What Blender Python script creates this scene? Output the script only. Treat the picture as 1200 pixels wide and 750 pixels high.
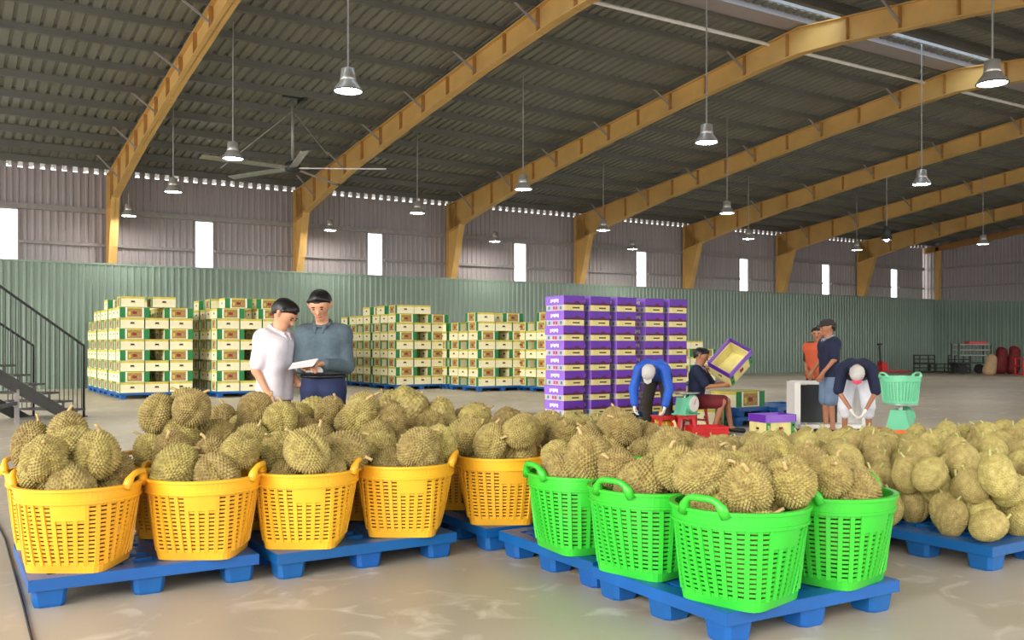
import bpy, math, random
import numpy as np
from mathutils import Vector, Matrix, Quaternion

# ------------------------------------------------------------------ camera, sky, exposure
for _o in list(bpy.data.objects):
    bpy.data.objects.remove(_o, do_unlink=True)
SC = bpy.context.scene
COL = SC.collection
F_PX, TH, YH, HC = 1090.0, 0.558, 405.0, 1.30      # focal length in px, yaw, horizon row, eye height
SN, CS = math.sin(TH), math.cos(TH)
cam_d = bpy.data.cameras.new('camera'); cam = bpy.data.objects.new('camera', cam_d); COL.objects.link(cam)
cam_d.sensor_width = 36.0; cam_d.lens = F_PX / 1200 * 36.0; cam_d.shift_y = (YH - 375) / 1200.0
cam_d.clip_start = .05; cam_d.clip_end = 400
cam.location = (0, 0, HC); cam.rotation_euler = (math.pi / 2, 0, -TH)
SC.camera = cam
SC.view_settings.view_transform = 'Standard'; SC.view_settings.look = 'None'
SC.view_settings.gamma = 1.0; SC.view_settings.use_curve_mapping = False
SC.view_settings.exposure = 1.45
w = bpy.data.worlds.new('world'); SC.world = w; w.use_nodes = True
bg = w.node_tree.nodes['Background']; bg.inputs['Color'].default_value = (1.0, .985, .96, 1); bg.inputs['Strength'].default_value = 1.15
sun_d = bpy.data.lights.new('sun', 'SUN'); sun_d.energy = 1.6; sun_d.angle = math.radians(40); sun_d.color = (1, .96, .88)
sun = bpy.data.objects.new('sun', sun_d); COL.objects.link(sun)
# hazy sun low on the left behind the photographer, coming in through the open sides of the hall
sun.rotation_euler = Vector((.80, .32, -.34)).to_track_quat('-Z', 'Y').to_euler()

D, BAY, X0, ZG, ZE, RS, YR = 30.8, 5.98, 4.74, 3.79, 6.68, .111, 14.4
XEND, XSTART, YFRONT = 46.2, -7.5, -2.2
ZR = ZE + RS * (D - YR)

def W(r, d, z=0.0):                                   # camera-relative (right, depth) -> world
    return Vector((d * SN + r * CS, d * CS - r * SN, z))
def pxz(x, y, z=0.0):                                 # point at height z seen at a pixel (things standing on something)
    d = F_PX * (HC - z) / (y - YH); return W((x - 600) / F_PX * d, d, z)
def pxd(x, d, z=0.0): return W((x - 600) / F_PX * d, d, z)
def toimg(p):
    d = p[0] * SN + p[1] * CS; r = p[0] * CS - p[1] * SN
    return 600 + F_PX * r / d, YH - F_PX * (p[2] - HC) / d, d

# ------------------------------------------------------------------ materials
def lin(c):
    return tuple((v / 255 / 12.92) if v / 255 <= .04045 else ((v / 255 + .055) / 1.055) ** 2.4 for v in c) + (1,)
MATS = {}
def mat(name, rgb, rough=.6, metal=0, var=.12, scale=6, bump=0, bscale=60, rgb2=None, spec=.5, rnd=0, trans=0, coat=0):
    if name in MATS: return MATS[name]
    m = bpy.data.materials.new(name); m.use_nodes = True; nt = m.node_tree; N = nt.nodes; b = N['Principled BSDF']
    b.inputs['Roughness'].default_value = rough; b.inputs['Metallic'].default_value = metal
    b.inputs['Specular IOR Level'].default_value = spec
    if trans: b.inputs['Transmission Weight'].default_value = trans
    if coat: b.inputs['Coat Weight'].default_value = coat
    c = lin(rgb); c2 = lin(rgb2) if rgb2 else tuple(v * (1 - var * 1.6) for v in c[:3]) + (1,)
    tc = N.new('ShaderNodeTexCoord'); no = N.new('ShaderNodeTexNoise'); no.inputs['Scale'].default_value = scale; no.inputs['Detail'].default_value = 4
    nt.links.new(tc.outputs['Object'], no.inputs['Vector'])
    rp = N.new('ShaderNodeValToRGB'); rp.color_ramp.elements[0].position = .35; rp.color_ramp.elements[1].position = .65
    rp.color_ramp.elements[0].color = c2; rp.color_ramp.elements[1].color = c
    nt.links.new(no.outputs['Fac'], rp.inputs['Fac']); out = rp.outputs['Color']
    if rnd:
        oi = N.new('ShaderNodeObjectInfo'); hs = N.new('ShaderNodeHueSaturation')
        mr = N.new('ShaderNodeMapRange'); mr.inputs['To Min'].default_value = 1 - rnd; mr.inputs['To Max'].default_value = 1 + rnd
        mh = N.new('ShaderNodeMapRange'); mh.inputs['To Min'].default_value = .5 - rnd * .07; mh.inputs['To Max'].default_value = .5 + rnd * .07
        nt.links.new(oi.outputs['Random'], mr.inputs['Value']); nt.links.new(oi.outputs['Random'], mh.inputs['Value'])
        nt.links.new(mr.outputs['Result'], hs.inputs['Value']); nt.links.new(mh.outputs['Result'], hs.inputs['Hue'])
        nt.links.new(out, hs.inputs['Color']); out = hs.outputs['Color']
    nt.links.new(out, b.inputs['Base Color'])
    if bump:
        n2 = N.new('ShaderNodeTexNoise'); n2.inputs['Scale'].default_value = bscale; nt.links.new(tc.outputs['Object'], n2.inputs['Vector'])
        bp = N.new('ShaderNodeBump'); bp.inputs['Strength'].default_value = bump; bp.inputs['Distance'].default_value = .01
        nt.links.new(n2.outputs['Fac'], bp.inputs['Height']); nt.links.new(bp.outputs['Normal'], b.inputs['Normal'])
    MATS[name] = m; return m
def emis(name, rgb, s):
    m = bpy.data.materials.new(name); m.use_nodes = True; b = m.node_tree.nodes['Principled BSDF']
    b.inputs['Base Color'].default_value = lin(rgb); b.inputs['Emission Color'].default_value = lin(rgb); b.inputs['Emission Strength'].default_value = s
    MATS[name] = m; return m
def glassy(name, rgb, t=.8):                           # translucent pane: lets the sky through
    m = bpy.data.materials.new(name); m.use_nodes = True; nt = m.node_tree; N = nt.nodes; o = N['Material Output']
    tr = N.new('ShaderNodeBsdfTransparent'); tr.inputs['Color'].default_value = lin(rgb)
    tl = N.new('ShaderNodeBsdfTranslucent'); tl.inputs['Color'].default_value = lin(rgb)
    mx = N.new('ShaderNodeMixShader'); mx.inputs['Fac'].default_value = 1 - t
    nt.links.new(tr.outputs[0], mx.inputs[1]); nt.links.new(tl.outputs[0], mx.inputs[2]); nt.links.new(mx.outputs[0], o.inputs['Surface'])
    MATS[name] = m; return m

# ------------------------------------------------------------------ mesh helpers
class MB:
    def __init__(s): s.v = []; s.f = []; s.m = []
    def add(s, vs, fs, mi=0):
        o = len(s.v); s.v += [tuple(p) for p in vs]; s.f += [tuple(i + o for i in f) for f in fs]; s.m += [mi] * len(fs); return s
    def box(s, c, size, rot=None, mi=0, taper=1.0):
        hx, hy, hz = size[0] / 2, size[1] / 2, size[2] / 2; vs = []
        for sz in (-1, 1):
            k = taper if sz < 0 else 1
            for sx, sy in ((-1, -1), (1, -1), (1, 1), (-1, 1)):
                p = Vector((sx * hx * k, sy * hy * k, sz * hz))
                if rot is not None: p = rot @ p
                vs.append(p + Vector(c))
        return s.add(vs, [(3, 2, 1, 0), (4, 5, 6, 7), (0, 1, 5, 4), (1, 2, 6, 5), (2, 3, 7, 6), (3, 0, 4, 7)], mi)
    def bar(s, a, b, wd, ht, mi=0, up=(0, 0, 1)):      # rectangular bar from a to b
        a = Vector(a); b = Vector(b); d = (b - a); L = d.length; d.normalize()
        u = Vector(up); x = d.cross(u)
        if x.length < 1e-4: x = Vector((1, 0, 0))
        x.normalize(); z = x.cross(d)
        return s.box((a + b) / 2, (wd, L, ht), Matrix((x, d, z)).transposed(), mi)
    def tube(s, path, r, n=8, mi=0, closed=False, cap=True):
        path = [Vector(p) for p in path]; m = len(path); rr = r if hasattr(r, '__len__') else [r] * m
        vs = []; prev = None
        for i, p in enumerate(path):
            if closed: t = path[(i + 1) % m] - path[i - 1]
            else: t = path[min(i + 1, m - 1)] - path[max(i - 1, 0)]
            t.normalize()
            if prev is None:
                a = Vector((0, 0, 1)) if abs(t.z) < .9 else Vector((1, 0, 0)); x = t.cross(a).normalized()
            else:
                x = (prev - t * prev.dot(t)).normalized()
            prev = x; y = t.cross(x)
            for k in range(n):
                an = 2 * math.pi * k / n; vs.append(p + (x * math.cos(an) + y * math.sin(an)) * rr[i])
        fs = []
        for i in range(m if closed else m - 1):
            j = (i + 1) % m
            for k in range(n): fs.append((i * n + k, i * n + (k + 1) % n, j * n + (k + 1) % n, j * n + k))
        if cap and not closed: fs += [tuple(range(n - 1, -1, -1)), tuple(range((m - 1) * n, m * n))]
        return s.add(vs, fs, mi)
    def lathe(s, prof, n=20, c=(0, 0, 0), mi=0, cap=True):
        vs = [(c[0] + r * math.cos(2 * math.pi * k / n), c[1] + r * math.sin(2 * math.pi * k / n), c[2] + z) for r, z in prof for k in range(n)]
        fs = [(i * n + k, i * n + (k + 1) % n, (i + 1) * n + (k + 1) % n, (i + 1) * n + k) for i in range(len(prof) - 1) for k in range(n)]
        if cap: fs += [tuple(range(n - 1, -1, -1)), tuple(range((len(prof) - 1) * n, len(prof) * n))]
        return s.add(vs, fs, mi)
    def poly_extrude(s, pts, off, mi=0):               # planar polygon (3D points) pushed by vector off
        n = len(pts); off = Vector(off); vs = [Vector(p) for p in pts] + [Vector(p) + off for p in pts]
        fs = [tuple(range(n - 1, -1, -1)), tuple(range(n, 2 * n))] + [(i, (i + 1) % n, n + (i + 1) % n, n + i) for i in range(n)]
        return s.add(vs, fs, mi)
    def ell(s, c, r, n=10, m=7, mi=0, rot=None):
        vs = []; fs = []
        for i in range(m + 1):
            a = math.pi * i / m
            for k in range(n):
                b = 2 * math.pi * k / n; p = Vector((r[0] * math.sin(a) * math.cos(b), r[1] * math.sin(a) * math.sin(b), r[2] * math.cos(a)))
                if rot is not None: p = rot @ p
                vs.append(p + Vector(c))
        for i in range(m):
            for k in range(n): fs.append((i * n + k, (i + 1) * n + k, (i + 1) * n + (k + 1) % n, i * n + (k + 1) % n))
        return s.add(vs, fs, mi)
    def mesh(s, name, mats, smooth=False):
        me = bpy.data.meshes.new(name); me.from_pydata(s.v, [], s.f)
        for m in (mats if isinstance(mats, (list, tuple)) else [mats]): me.materials.append(m)
        if isinstance(mats, (list, tuple)) and len(mats) > 1: me.polygons.foreach_set('material_index', s.m)
        if smooth: me.polygons.foreach_set('use_smooth', [True] * len(me.polygons))
        me.update(); return me
    def build(s, name, mats, parent=None, smooth=False, loc=None):
        return put(name, s.mesh(name, mats, smooth), parent, loc)
def put(name, me, parent=None, loc=None, rot=None, scale=None):
    o = bpy.data.objects.new(name, me); COL.objects.link(o)
    if parent is not None: o.parent = parent
    if loc is not None: o.location = loc
    if rot is not None:
        if isinstance(rot, Quaternion): o.rotation_mode = 'QUATERNION'; o.rotation_quaternion = rot
        else: o.rotation_euler = rot
    if scale is not None: o.scale = scale if hasattr(scale, '__len__') else (scale,) * 3
    return o
def tag(o, label=None, cat=None, group=None, kind=None):
    if label: o['label'] = label
    if cat: o['category'] = cat
    if group: o['group'] = group
    if kind: o['kind'] = kind
    return o
def thing(name, label, cat, loc=(0, 0, 0), rz=0, group=None):
    o = put(name, None, None, loc, (0, 0, rz)); o.empty_display_size = .1; return tag(o, label, cat, group)
def struct(name): return tag(put(name, None), kind='structure')
CHILD = {}
def copy_thing(root, loc, rz=None, label=None, group=None):
    def rec(o, par):
        c = o.copy(); COL.objects.link(c)
        if par is not None: c.parent = par
        for ch in KIDS(o): rec(ch, c)
        return c
    r = rec(root, None); r.location = loc
    if rz is not None: r.rotation_euler = (0, 0, rz)
    if label: r['label'] = label
    if group: r['group'] = group
    return r
def KIDS(o): return list(o.children)
rng = random.Random(7); nrg = np.random.default_rng(11)

# palette
M_floor = None
steel_y = mat('yellow_painted_steel', (214, 172, 102), .55, var=.1, scale=1.2)
steel_y2 = mat('stiffener_paint', (176, 128, 66), .55)
galv = mat('galvanised_roof', (132, 132, 124), .5, metal=.25, var=.12, scale=.7)
purl = mat('purlin_steel', (104, 104, 98), .5, metal=.2, var=.1, scale=1)
clad = mat('grey_cladding', (164, 155, 157), .55, var=.08, scale=.8)
girt = mat('girt_steel', (150, 144, 142), .5)
greenw = mat('green_sheet', (132, 152, 138), .35, var=.1, scale=.5)
white_p = mat('white_paint', (232, 230, 226), .45, var=.04)
dark = mat('dark_metal', (46, 50, 52), .5)
blackm = mat('black_rubber', (24, 24, 26), .6)
stairg = mat('stair_grey', (88, 88, 88), .5)
rodm = mat('lamp_rod', (150, 150, 146), .45, metal=.3)
alum = mat('spun_aluminium', (196, 194, 190), .3, metal=.6)
lens = emis('lamp_lens', (255, 250, 240), 70.0)
pane = glassy('window_pane', (250, 252, 255), .75)
skyp = glassy('skylight_pane', (205, 228, 245), .8)
blue = mat('blue_pallet_plastic', (14, 88, 160), .38, var=.12, scale=5, rnd=.08)
yel = mat('yellow_basket_plastic', (242, 178, 46), .36, var=.06, scale=4, rnd=.05)
grn = mat('green_basket_plastic', (56, 192, 52), .34, var=.06, scale=4, rnd=.04)
mint = mat('mint_plastic', (118, 206, 160), .4, var=.06)
mintm = mat('mint_enamel', (104, 192, 150), .35, var=.05)
red = mat('red_plastic', (206, 30, 32), .4)
orange = mat('orange_plastic', (238, 108, 52), .42)
dur = mat('durian_skin', (164, 148, 86), .62, var=.18, scale=3, rgb2=(132, 112, 62), rnd=.16)
dur2 = mat('durian_skin_pale', (172, 158, 94), .6, var=.15, scale=3, rgb2=(146, 128, 72), rnd=.12)
stemb = mat('durian_stem_brown', (196, 168, 112), .7, var=.2, scale=30)
stemg = mat('durian_stem_green', (184, 182, 112), .6, var=.2, scale=30)

# ------------------------------------------------------------------ floor
def floor_mat():
    m = bpy.data.materials.new('concrete_floor'); m.use_nodes = True; nt = m.node_tree; N = nt.nodes; b = N['Principled BSDF']
    tc = N.new('ShaderNodeTexCoord')
    n1 = N.new('ShaderNodeTexNoise'); n1.inputs['Scale'].default_value = .35; n1.inputs['Detail'].default_value = 6
    n2 = N.new('ShaderNodeTexNoise'); n2.inputs['Scale'].default_value = 3.2; n2.inputs['Detail'].default_value = 8; n2.inputs['Distortion'].default_value = 1.2
    mp = N.new('ShaderNodeMapping'); mp.inputs['Scale'].default_value = (1.0, 1.0, 1)
    nt.links.new(tc.outputs['Object'], mp.inputs['Vector'])
    for n in (n1, n2): nt.links.new(mp.outputs['Vector'], n.inputs['Vector'])
    r1 = N.new('ShaderNodeValToRGB'); r1.color_ramp.elements[0].color = lin((158, 148, 132)); r1.color_ramp.elements[1].color = lin((188, 178, 160))
    r1.color_ramp.elements[0].position = .3; r1.color_ramp.elements[1].position = .7
    r2 = N.new('ShaderNodeValToRGB'); r2.color_ramp.elements[0].position = .56; r2.color_ramp.elements[1].position = .74
    r2.color_ramp.elements[0].color = (0, 0, 0, 1); r2.color_ramp.elements[1].color = (1, 1, 1, 1)
    mx = N.new('ShaderNodeMix'); mx.data_type = 'RGBA'; mx.inputs['B'].default_value = lin((222, 214, 200))
    nt.links.new(n1.outputs['Fac'], r1.inputs['Fac']); nt.links.new(n2.outputs['Fac'], r2.inputs['Fac'])
    ml = N.new('ShaderNodeMath'); ml.operation = 'MULTIPLY'; ml.inputs[1].default_value = .65
    nt.links.new(r2.outputs['Color'], ml.inputs[0]); nt.links.new(ml.outputs[0], mx.inputs['Factor'])
    nt.links.new(r1.outputs['Color'], mx.inputs['A']); nt.links.new(mx.outputs['Result'], b.inputs['Base Color'])
    b.inputs['Roughness'].default_value = .42
    return m
floor = MB().box(((XSTART + XEND) / 2 - 4, D / 2 - 4, -.1), (XEND - XSTART + 22, D + 24, .2)).build('floor', floor_mat()); tag(floor, kind='structure')
cab = MB().tube([pxz(-30, 575, .006), pxz(-4, 612, .006), pxz(6, 632, .006), pxz(16, 668, .006), pxz(28, 712, .006), pxz(40, 760, .006), pxz(60, 850, .006)], .006, 6).build('floor_cable', blackm, smooth=True)
tag(cab, 'thin black cable lying on the concrete floor beside a blue pallet', 'cable')

# ------------------------------------------------------------------ back wall
def corr(width, height, ribs, depth, mi=0, axis='wall'):   # trapezoid-ribbed sheet, local x across, z up, ribs towards -y
    mb = MB(); p = width / ribs; xs = []
    for i in range(ribs): xs += [(i * p, 0), (i * p + p * .55, 0), (i * p + p * .66, -depth), (i * p + p * .89, -depth)]
    xs.append((width, 0)); n = len(xs)
    vs = [(x, y, z) for z in (0, height) for x, y in xs]
    mb.add(vs, [(i, i + 1, n + i + 1, n + i) for i in range(n - 1)]); return mb
wall_back = struct('wall_back')
gs = corr(1.0, ZG, 5, .035).mesh('sheet', greenw)
x = XSTART + .5; i = 0
while x < XEND - .02:
    put('sheet', gs, wall_back, (x, D + (i % 2) * .004, 0)); x += .997; i += 1
# capping flashing along the top of the green sheets
MB().box(((XSTART + XEND) / 2, D + .01, ZG + .01), (XEND - XSTART, .09, .05)).build('capping', greenw, wall_back)
YW = D + .62                                             # grey cladding stands behind the columns
win_x = []
for k in range(-1, 7): win_x.append(X0 + (k + .47) * BAY)
wx_img = [8, 239, 439, 609, 751, 871, 967, 1047]
win_x = []
for xi in wx_img:
    t = (xi - 600) / F_PX; win_x.append(YW * (SN + t * CS) / (CS - t * SN))
WW, WZ0, WZ1 = .66, 3.72, 5.42
ZTOP = ZE - .04
full = corr(.8, ZTOP - 3.6, 4, .03).mesh('cladding_sheet', clad)
upper = corr(.8, ZTOP - WZ1, 4, .03).mesh('cladding_sheet', clad)
segs = []                                               # x-ranges between windows
xs = [XSTART]
for wx in win_x: xs += [wx - WW / 2, wx + WW / 2]
xs.append(XEND)
for j in range(0, len(xs) - 1):
    a, b = xs[j], xs[j + 1]; n = max(1, round((b - a) / .8)); sc_ = (b - a) / n / .8
    for q in range(n):
        o = put('cladding_sheet', full if j % 2 == 0 else upper, wall_back, (a + q * .8 * sc_, YW, 3.6 if j % 2 == 0 else WZ1)); o.scale.x = sc_
for z, hh in ((5.48, .16), (4.42, .09)):
    rng_ = [(XSTART, XEND)] if z > 5 else [(xs[j], xs[j + 1]) for j in range(0, len(xs) - 1, 2)]
    for a, b in rng_: MB().box(((a + b) / 2, YW - .09, z), (b - a, .1, hh)).build('girt_rail', girt, wall_back)
teeth = MB(); x = XSTART
while x < XEND:
    teeth.box((x, YW - .02, ZTOP + .1), (.16, .05, .2)); x += .3
teeth.build('eave_closure', clad, wall_back)
for i, wx in enumerate(win_x):
    o = struct('window_%d' % (i + 1)); o.location = (wx, YW, 0)
    MB().box((0, 0, (WZ0 + WZ1) / 2), (WW - .06, .012, WZ1 - WZ0 - .06)).build('window_pane', pane, o)
    fr = MB()
    for sx in (-1, 1): fr.box((sx * (WW / 2 - .02), -.01, (WZ0 + WZ1) / 2), (.05, .09, WZ1 - WZ0))
    fr.box((0, -.01, WZ1 - .02), (WW, .09, .05)).box((0, -.01, WZ0), (WW, .09, .05)); fr.build('window_frame', girt, o)

PT = .2                                                 # purlin depth above rafter line
# end wall (gable) far to the right
wall_right = struct('wall_right')
def gz(y): return ZR - RS * abs(y - YR)
y = YFRONT
while y < YW:
    hgt = max(gz(y), gz(y + .8)) + PT - .01
    mb = corr(.8, hgt - 2.6, 4, .03)
    mb.v = [(vy, vx, vz) for vx, vy, vz in mb.v]; o = mb.build('cladding_sheet', clad, wall_right, loc=(XEND + .35, y, 2.6)); y += .8
def gtop(y): return ZG - .055 * (D - y)
y = D
while y > 4:
    mb = corr(1.0, max(2.2, gtop(y - .5)), 5, .035); mb.v = [(vy, -vx, vz) for vx, vy, vz in mb.v]
    mb.build('sheet', greenw, wall_right, loc=(XEND, y, 0)); y -= .997
for z, hh in ((5.48, .12), (4.42, .09)):
    MB().box((XEND + .28, (YFRONT + YW) / 2, z), (.1, YW - YFRONT, hh)).build('girt_rail', girt, wall_right)
for yy in (D - .2, 24.6, 18.5, 12.5):
    MB().box((XEND + .18, yy, gz(yy) / 2), (.2, .22, gz(yy) - .12)).build('gable_post', steel_y, wall_right)
MB().bar((XEND + .18, YW, ZE - .2), (XEND + .18, YR, ZR - .2), .2, .28).build('gable_rafter', steel_y2, wall_right)

# ------------------------------------------------------------------ roof
ceiling = struct('ceiling')
ang = math.atan(RS)
def roof_sheet(y0, y1, wid, name, m):
    z0, z1 = gz(y0) + PT, gz(y1) + PT; mb = MB(); ribs = 4; p = wid / ribs; xs = []
    for i in range(ribs): xs += [(i * p, 0), (i * p + p * .6, 0), (i * p + p * .7, .045), (i * p + p * .9, .045)]
    xs.append((wid, 0)); n = len(xs)
    mb.add([(x, yy, zz + dz) for yy, zz in ((y0, z0), (y1, z1)) for x, dz in xs], [(i, i + 1, n + i + 1, n + i) for i in range(n - 1)])
    return mb.mesh(name, m)
SK0, SK1 = YR - 1.3, YR - .45                            # slot at the ridge closed with pale panes
fs_, rs_ = roof_sheet(YR - .45, YW + .5, 1.0, 'roof_sheet', galv), roof_sheet(YFRONT - .6, SK0, 1.0, 'roof_sheet', galv)
sk_ = roof_sheet(SK0, SK1, 1.0, 'skylight_pane', skyp)
x = XSTART - .5
while x < XEND + .5:
    put('roof_sheet', fs_, ceiling, (x, 0, 0)); put('roof_sheet', rs_, ceiling, (x, 0, 0)); put('skylight_pane', sk_, ceiling, (x, 0, 0)); x += .997
ny = 12
for side in (0, 1):
    for i in range(ny + 1):
        yy = (YR + .35 + (YW - .75 - YR - .35) * i / ny) if side == 0 else (YR - 1.3 - (YR - 1.3 - YFRONT) * i / ny)
        z = gz(yy) + PT / 2
        mb = MB().box(((XSTART + XEND) / 2, yy, z), (XEND - XSTART, .02, PT - .01)).box(((XSTART + XEND) / 2, yy + .05, z - PT / 2 + .01), (XEND - XSTART, .11, .014)).box(((XSTART + XEND) / 2, yy - .05, z + PT / 2 - .012), (XEND - XSTART, .11, .014))
        mb.build('purlin', purl, ceiling)
MB().tube([(XSTART, YR + .95, gz(YR + .95) - .02), (XEND, YR + .95, gz(YR + .95) - .02)], .045, 8).build('ridge_pipe', white_p, ceiling, smooth=True)
MB().box(((XSTART + XEND) / 2, YR + .1, ZR + .03), (XEND - XSTART, .55, .03)).box(((XSTART + XEND) / 2, YR - .2, ZR + .1), (XEND - XSTART, .05, .18)).build('ridge_gutter', clad, ceiling)
MB().box(((XSTART + XEND) / 2, YR - .8, gz(YR - .8) + .12), (XEND - XSTART, .05, .1)).build('skylight_bar', girt, ceiling)

# portal frames
def i_section(path_top, depths, half_w=.11, tf=.022, tw=.014):
    """web and flanges of a tapering I beam in the local y,z plane"""
    n = len(path_top); web = MB(); top = MB(); bot = MB()
    lo = [(y, z - d) for (y, z), d in zip(path_top, depths)]
    for i in range(n - 1):
        (y0, z0), (y1, z1) = path_top[i], path_top[i + 1]; (a0, b0), (a1, b1) = lo[i], lo[i + 1]
        web.add([(-tw, y0, z0), (-tw, y1, z1), (-tw, a1, b1), (-tw, a0, b0), (tw, y0, z0), (tw, y1, z1), (tw, a1, b1), (tw, a0, b0)], [(0, 1, 2, 3), (7, 6, 5, 4), (0, 4, 5, 1), (3, 2, 6, 7)])
        for mb, (ya, za), (yb, zb), s in ((top, (y0, z0), (y1, z1), -1), (bot, (a0, b0), (a1, b1), 1)):
            mb.add([(-half_w, ya, za), (half_w, ya, za), (half_w, yb, zb), (-half_w, yb, zb), (-half_w, ya, za + s * tf), (half_w, ya, za + s * tf), (half_w, yb, zb + s * tf), (-half_w, yb, zb + s * tf)],
                   [(0, 1, 2, 3), (7, 6, 5, 4), (0, 3, 7, 4), (1, 5, 6, 2)])
    return web, top, bot
YC0, YC1 = D + .08, YW - .16                              # column faces at the foot
ytop = D - .55                                           # inner face of column at the knee
raf_y = [YW - .16, D - .55, D - 2.5, D - 5, D - 9, D - 12.5, YR + 1.2, YR, YR - 1.2, YR - 4, YR - 9, YFRONT + 1.0, YFRONT]
raf_d = [1.05, .95, .78, .62, .52, .5, .54, .6, .54, .5, .55, .85, .9]
def portal(x, label):
    o = thing('portal_frame', label, 'steel frame', (x, 0, 0), 0, 'yellow steel portal frames')
    web, top, bot = PF['raf']
    raf = put('rafter', web, o); put('flange', top, raf); put('flange', bot, raf)
    c = put('column', PF['col'], o)
    put('flange', PF['cfi'], c); put('flange', PF['cfo'], c)
    put('column', PF['colf'], o)
    for me in PF['stiff']: put('stiffener', me, raf)
    for me in PF['brace']: put('fly_brace', me, o)
    return o
PF = {}
web, top, bot = i_section([(y, gz(y)) for y in raf_y], raf_d)
PF['raf'] = (web.mesh('rafter', steel_y), top.mesh('flange', steel_y), bot.mesh('flange', steel_y))
cw = MB().poly_extrude([(-.014, YC0, 0), (-.014, YC1, 0), (-.014, YC1, ZE), (-.014, ytop, gz(ytop) - .9), (-.014, YC0, ZG + .05)], (.028, 0, 0)); PF['col'] = cw.mesh('column', steel_y)
PF['cfi'] = MB().poly_extrude([(-.12, YC0, 0), (-.12, YC0, ZG + .05), (-.12, ytop, gz(ytop) - .9), (-.12, ytop + .03, gz(ytop) - .9), (-.12, YC0 + .03, ZG + .05), (-.12, YC0 + .03, 0)], (.24, 0, 0)).mesh('flange', steel_y)
PF['cfo'] = MB().poly_extrude([(-.12, YC1, 0), (-.12, YC1, ZE), (-.12, YC1 + .03, ZE), (-.12, YC1 + .03, 0)], (.24, 0, 0)).mesh('flange', steel_y)
PF['colf'] = MB().box((0, YFRONT, ZE / 2 - .05), (.24, .45, ZE - .3)).mesh('column', steel_y)
PF['stiff'] = []; PF['brace'] = []
def rdepth(y): return float(np.interp(-y, [-v for v in raf_y], raf_d))
for i in range(0, ny + 1):
    for yy in ((YR + .35 + (YW - .75 - YR - .35) * i / ny), (YR - 1.3 - (YR - 1.3 - YFRONT) * i / ny)):
        if yy < -1.5: continue
        dd = rdepth(yy); PF['stiff'].append(MB().box((0, yy, gz(yy) - dd / 2), (.2, .03, dd)).mesh('stiffener', steel_y2))
        if i % 2 == 1 and i > 0:
            PF['brace'].append(MB().bar((-.02, yy, gz(yy) - dd * .75), (-.75, yy + .04, gz(yy) + .12), .04, .04).mesh('fly_brace', girt))
FL = {0: 'yellow steel portal frame nearest the staircase, in front of the ceiling fan', 1: 'yellow steel portal frame just behind the ceiling fan blades', 6: 'yellow steel portal frame next to the far gable wall'}
for k in range(0, 7):
    portal(X0 + k * BAY, FL.get(k, 'yellow painted steel portal frame with tapered rafter under the corrugated roof'))

# ------------------------------------------------------------------ hanging lamps
def lamp_proto():
    o = thing('high_bay_lamp', 'silver bell high bay lamp hanging on a long rod under the roof', 'lamp', (0, 0, 0), 0, 'high bay lamps hanging from the roof')
    MB().lathe([(.05, .36), (.11, .34), (.12, .2), (.13, .14)], 18).build('housing', alum, o, True)
    MB().lathe([(.12, .17), (.15, .12), (.215, .03), (.225, 0), (.22, -.005), (.205, .02), (.14, .11)], 22, cap=False).build('shade', alum, o, True)
    MB().lathe([(.2, .012), (.2, .004), (.0, .0)], 22).build('lamp_lens', lens, o)
    MB().lathe([(.222, .012), (.232, .006), (.232, -.008), (.216, -.01)], 22, cap=False).build('trim_ring', dark, o)
    return o
LP = None; ZL = 5.2; rodmesh = MB().tube([(0, 0, 0), (0, 0, 1)], .016, 6).mesh('rod', rodm)
for (lx, ly) in ((408, 107), (273, 186), (203, 225), (151, 253), (489, 250), (387, 270), (613, 222), (580, 283), (828, 167), (707, 270), (852, 250), (1080, 216), (1163, 98), (741, 292), (877, 280), (1004, 293), (1152, 286)):
    p = pxz(lx, ly, ZL)
    if LP is None: LP = lamp_proto(); o = LP; o.location = p; base = True
    else: o = copy_thing(LP, p)
    zt = gz(p.y) + .2 - ZL - .35
    for ch in KIDS(o):
        if ch.name.startswith('rod'): bpy.data.objects.remove(ch)
    r = put('rod', rodmesh, o, (0, 0, .35)); r.scale.z = zt

# one dark directional lamp hanging near the far end
p = pxd(1039, 33, 0); p.z = 5.05
o = thing('spot_lamp', 'dark cone spotlight hanging on a rod in front of the far frames', 'lamp', p)
MB().lathe([(.06, .5), (.09, .42), (.2, .0), (.19, .0), (.05, .4)], 14, cap=False).build('shade', dark, o, True)
MB().ell((0, 0, .1), (.1, .1, .16)).build('bulb', lens, o, True)
r = put('rod', rodmesh, o, (0, 0, .48)); r.scale.z = gz(p.y) + .2 - p.z - .48

# big ceiling fan
pf = pxd(343, 23.6); pf.z = HC + (YH - 198) / F_PX * 23.6
fan = thing('ceiling_fan', 'large grey ceiling fan with long flat blades and stay wires', 'fan', pf)
ztop = gz(pf.y) + .1 - pf.z
MB().tube([(0, 0, .1), (0, 0, ztop)], .04, 8).build('drop_rod', rodm, fan, True)
MB().lathe([(.06, .2), (.2, .14), (.2, -.04), (.1, -.1)], 18).build('motor_hub', dark, fan, True)
MB().box((0, 0, ztop - .03), (.5, .12, .08)).box((.25, 0, ztop - .08), (.1, .5, .12)).build('mounting_bracket', dark, fan)
def blade(a):
    rot = Matrix.Rotation(a, 3, 'Z') @ Matrix.Rotation(math.radians(12), 3, 'X')
    mb = MB().box(rot @ Vector((1.28, 0, .02)), (2.2, .2, .025), rot); mb.box(rot @ Vector((.26, 0, .02)), (.3, .06, .04), rot)
    bl = mb.build('blade', alum, fan); MB().box(rot @ Vector((2.4, 0, .02)), (.05, .22, .05), rot).build('blade_tip', dark, bl)
for k in range(5): blade(-TH + .04 + k * 2 * math.pi / 5)
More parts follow.
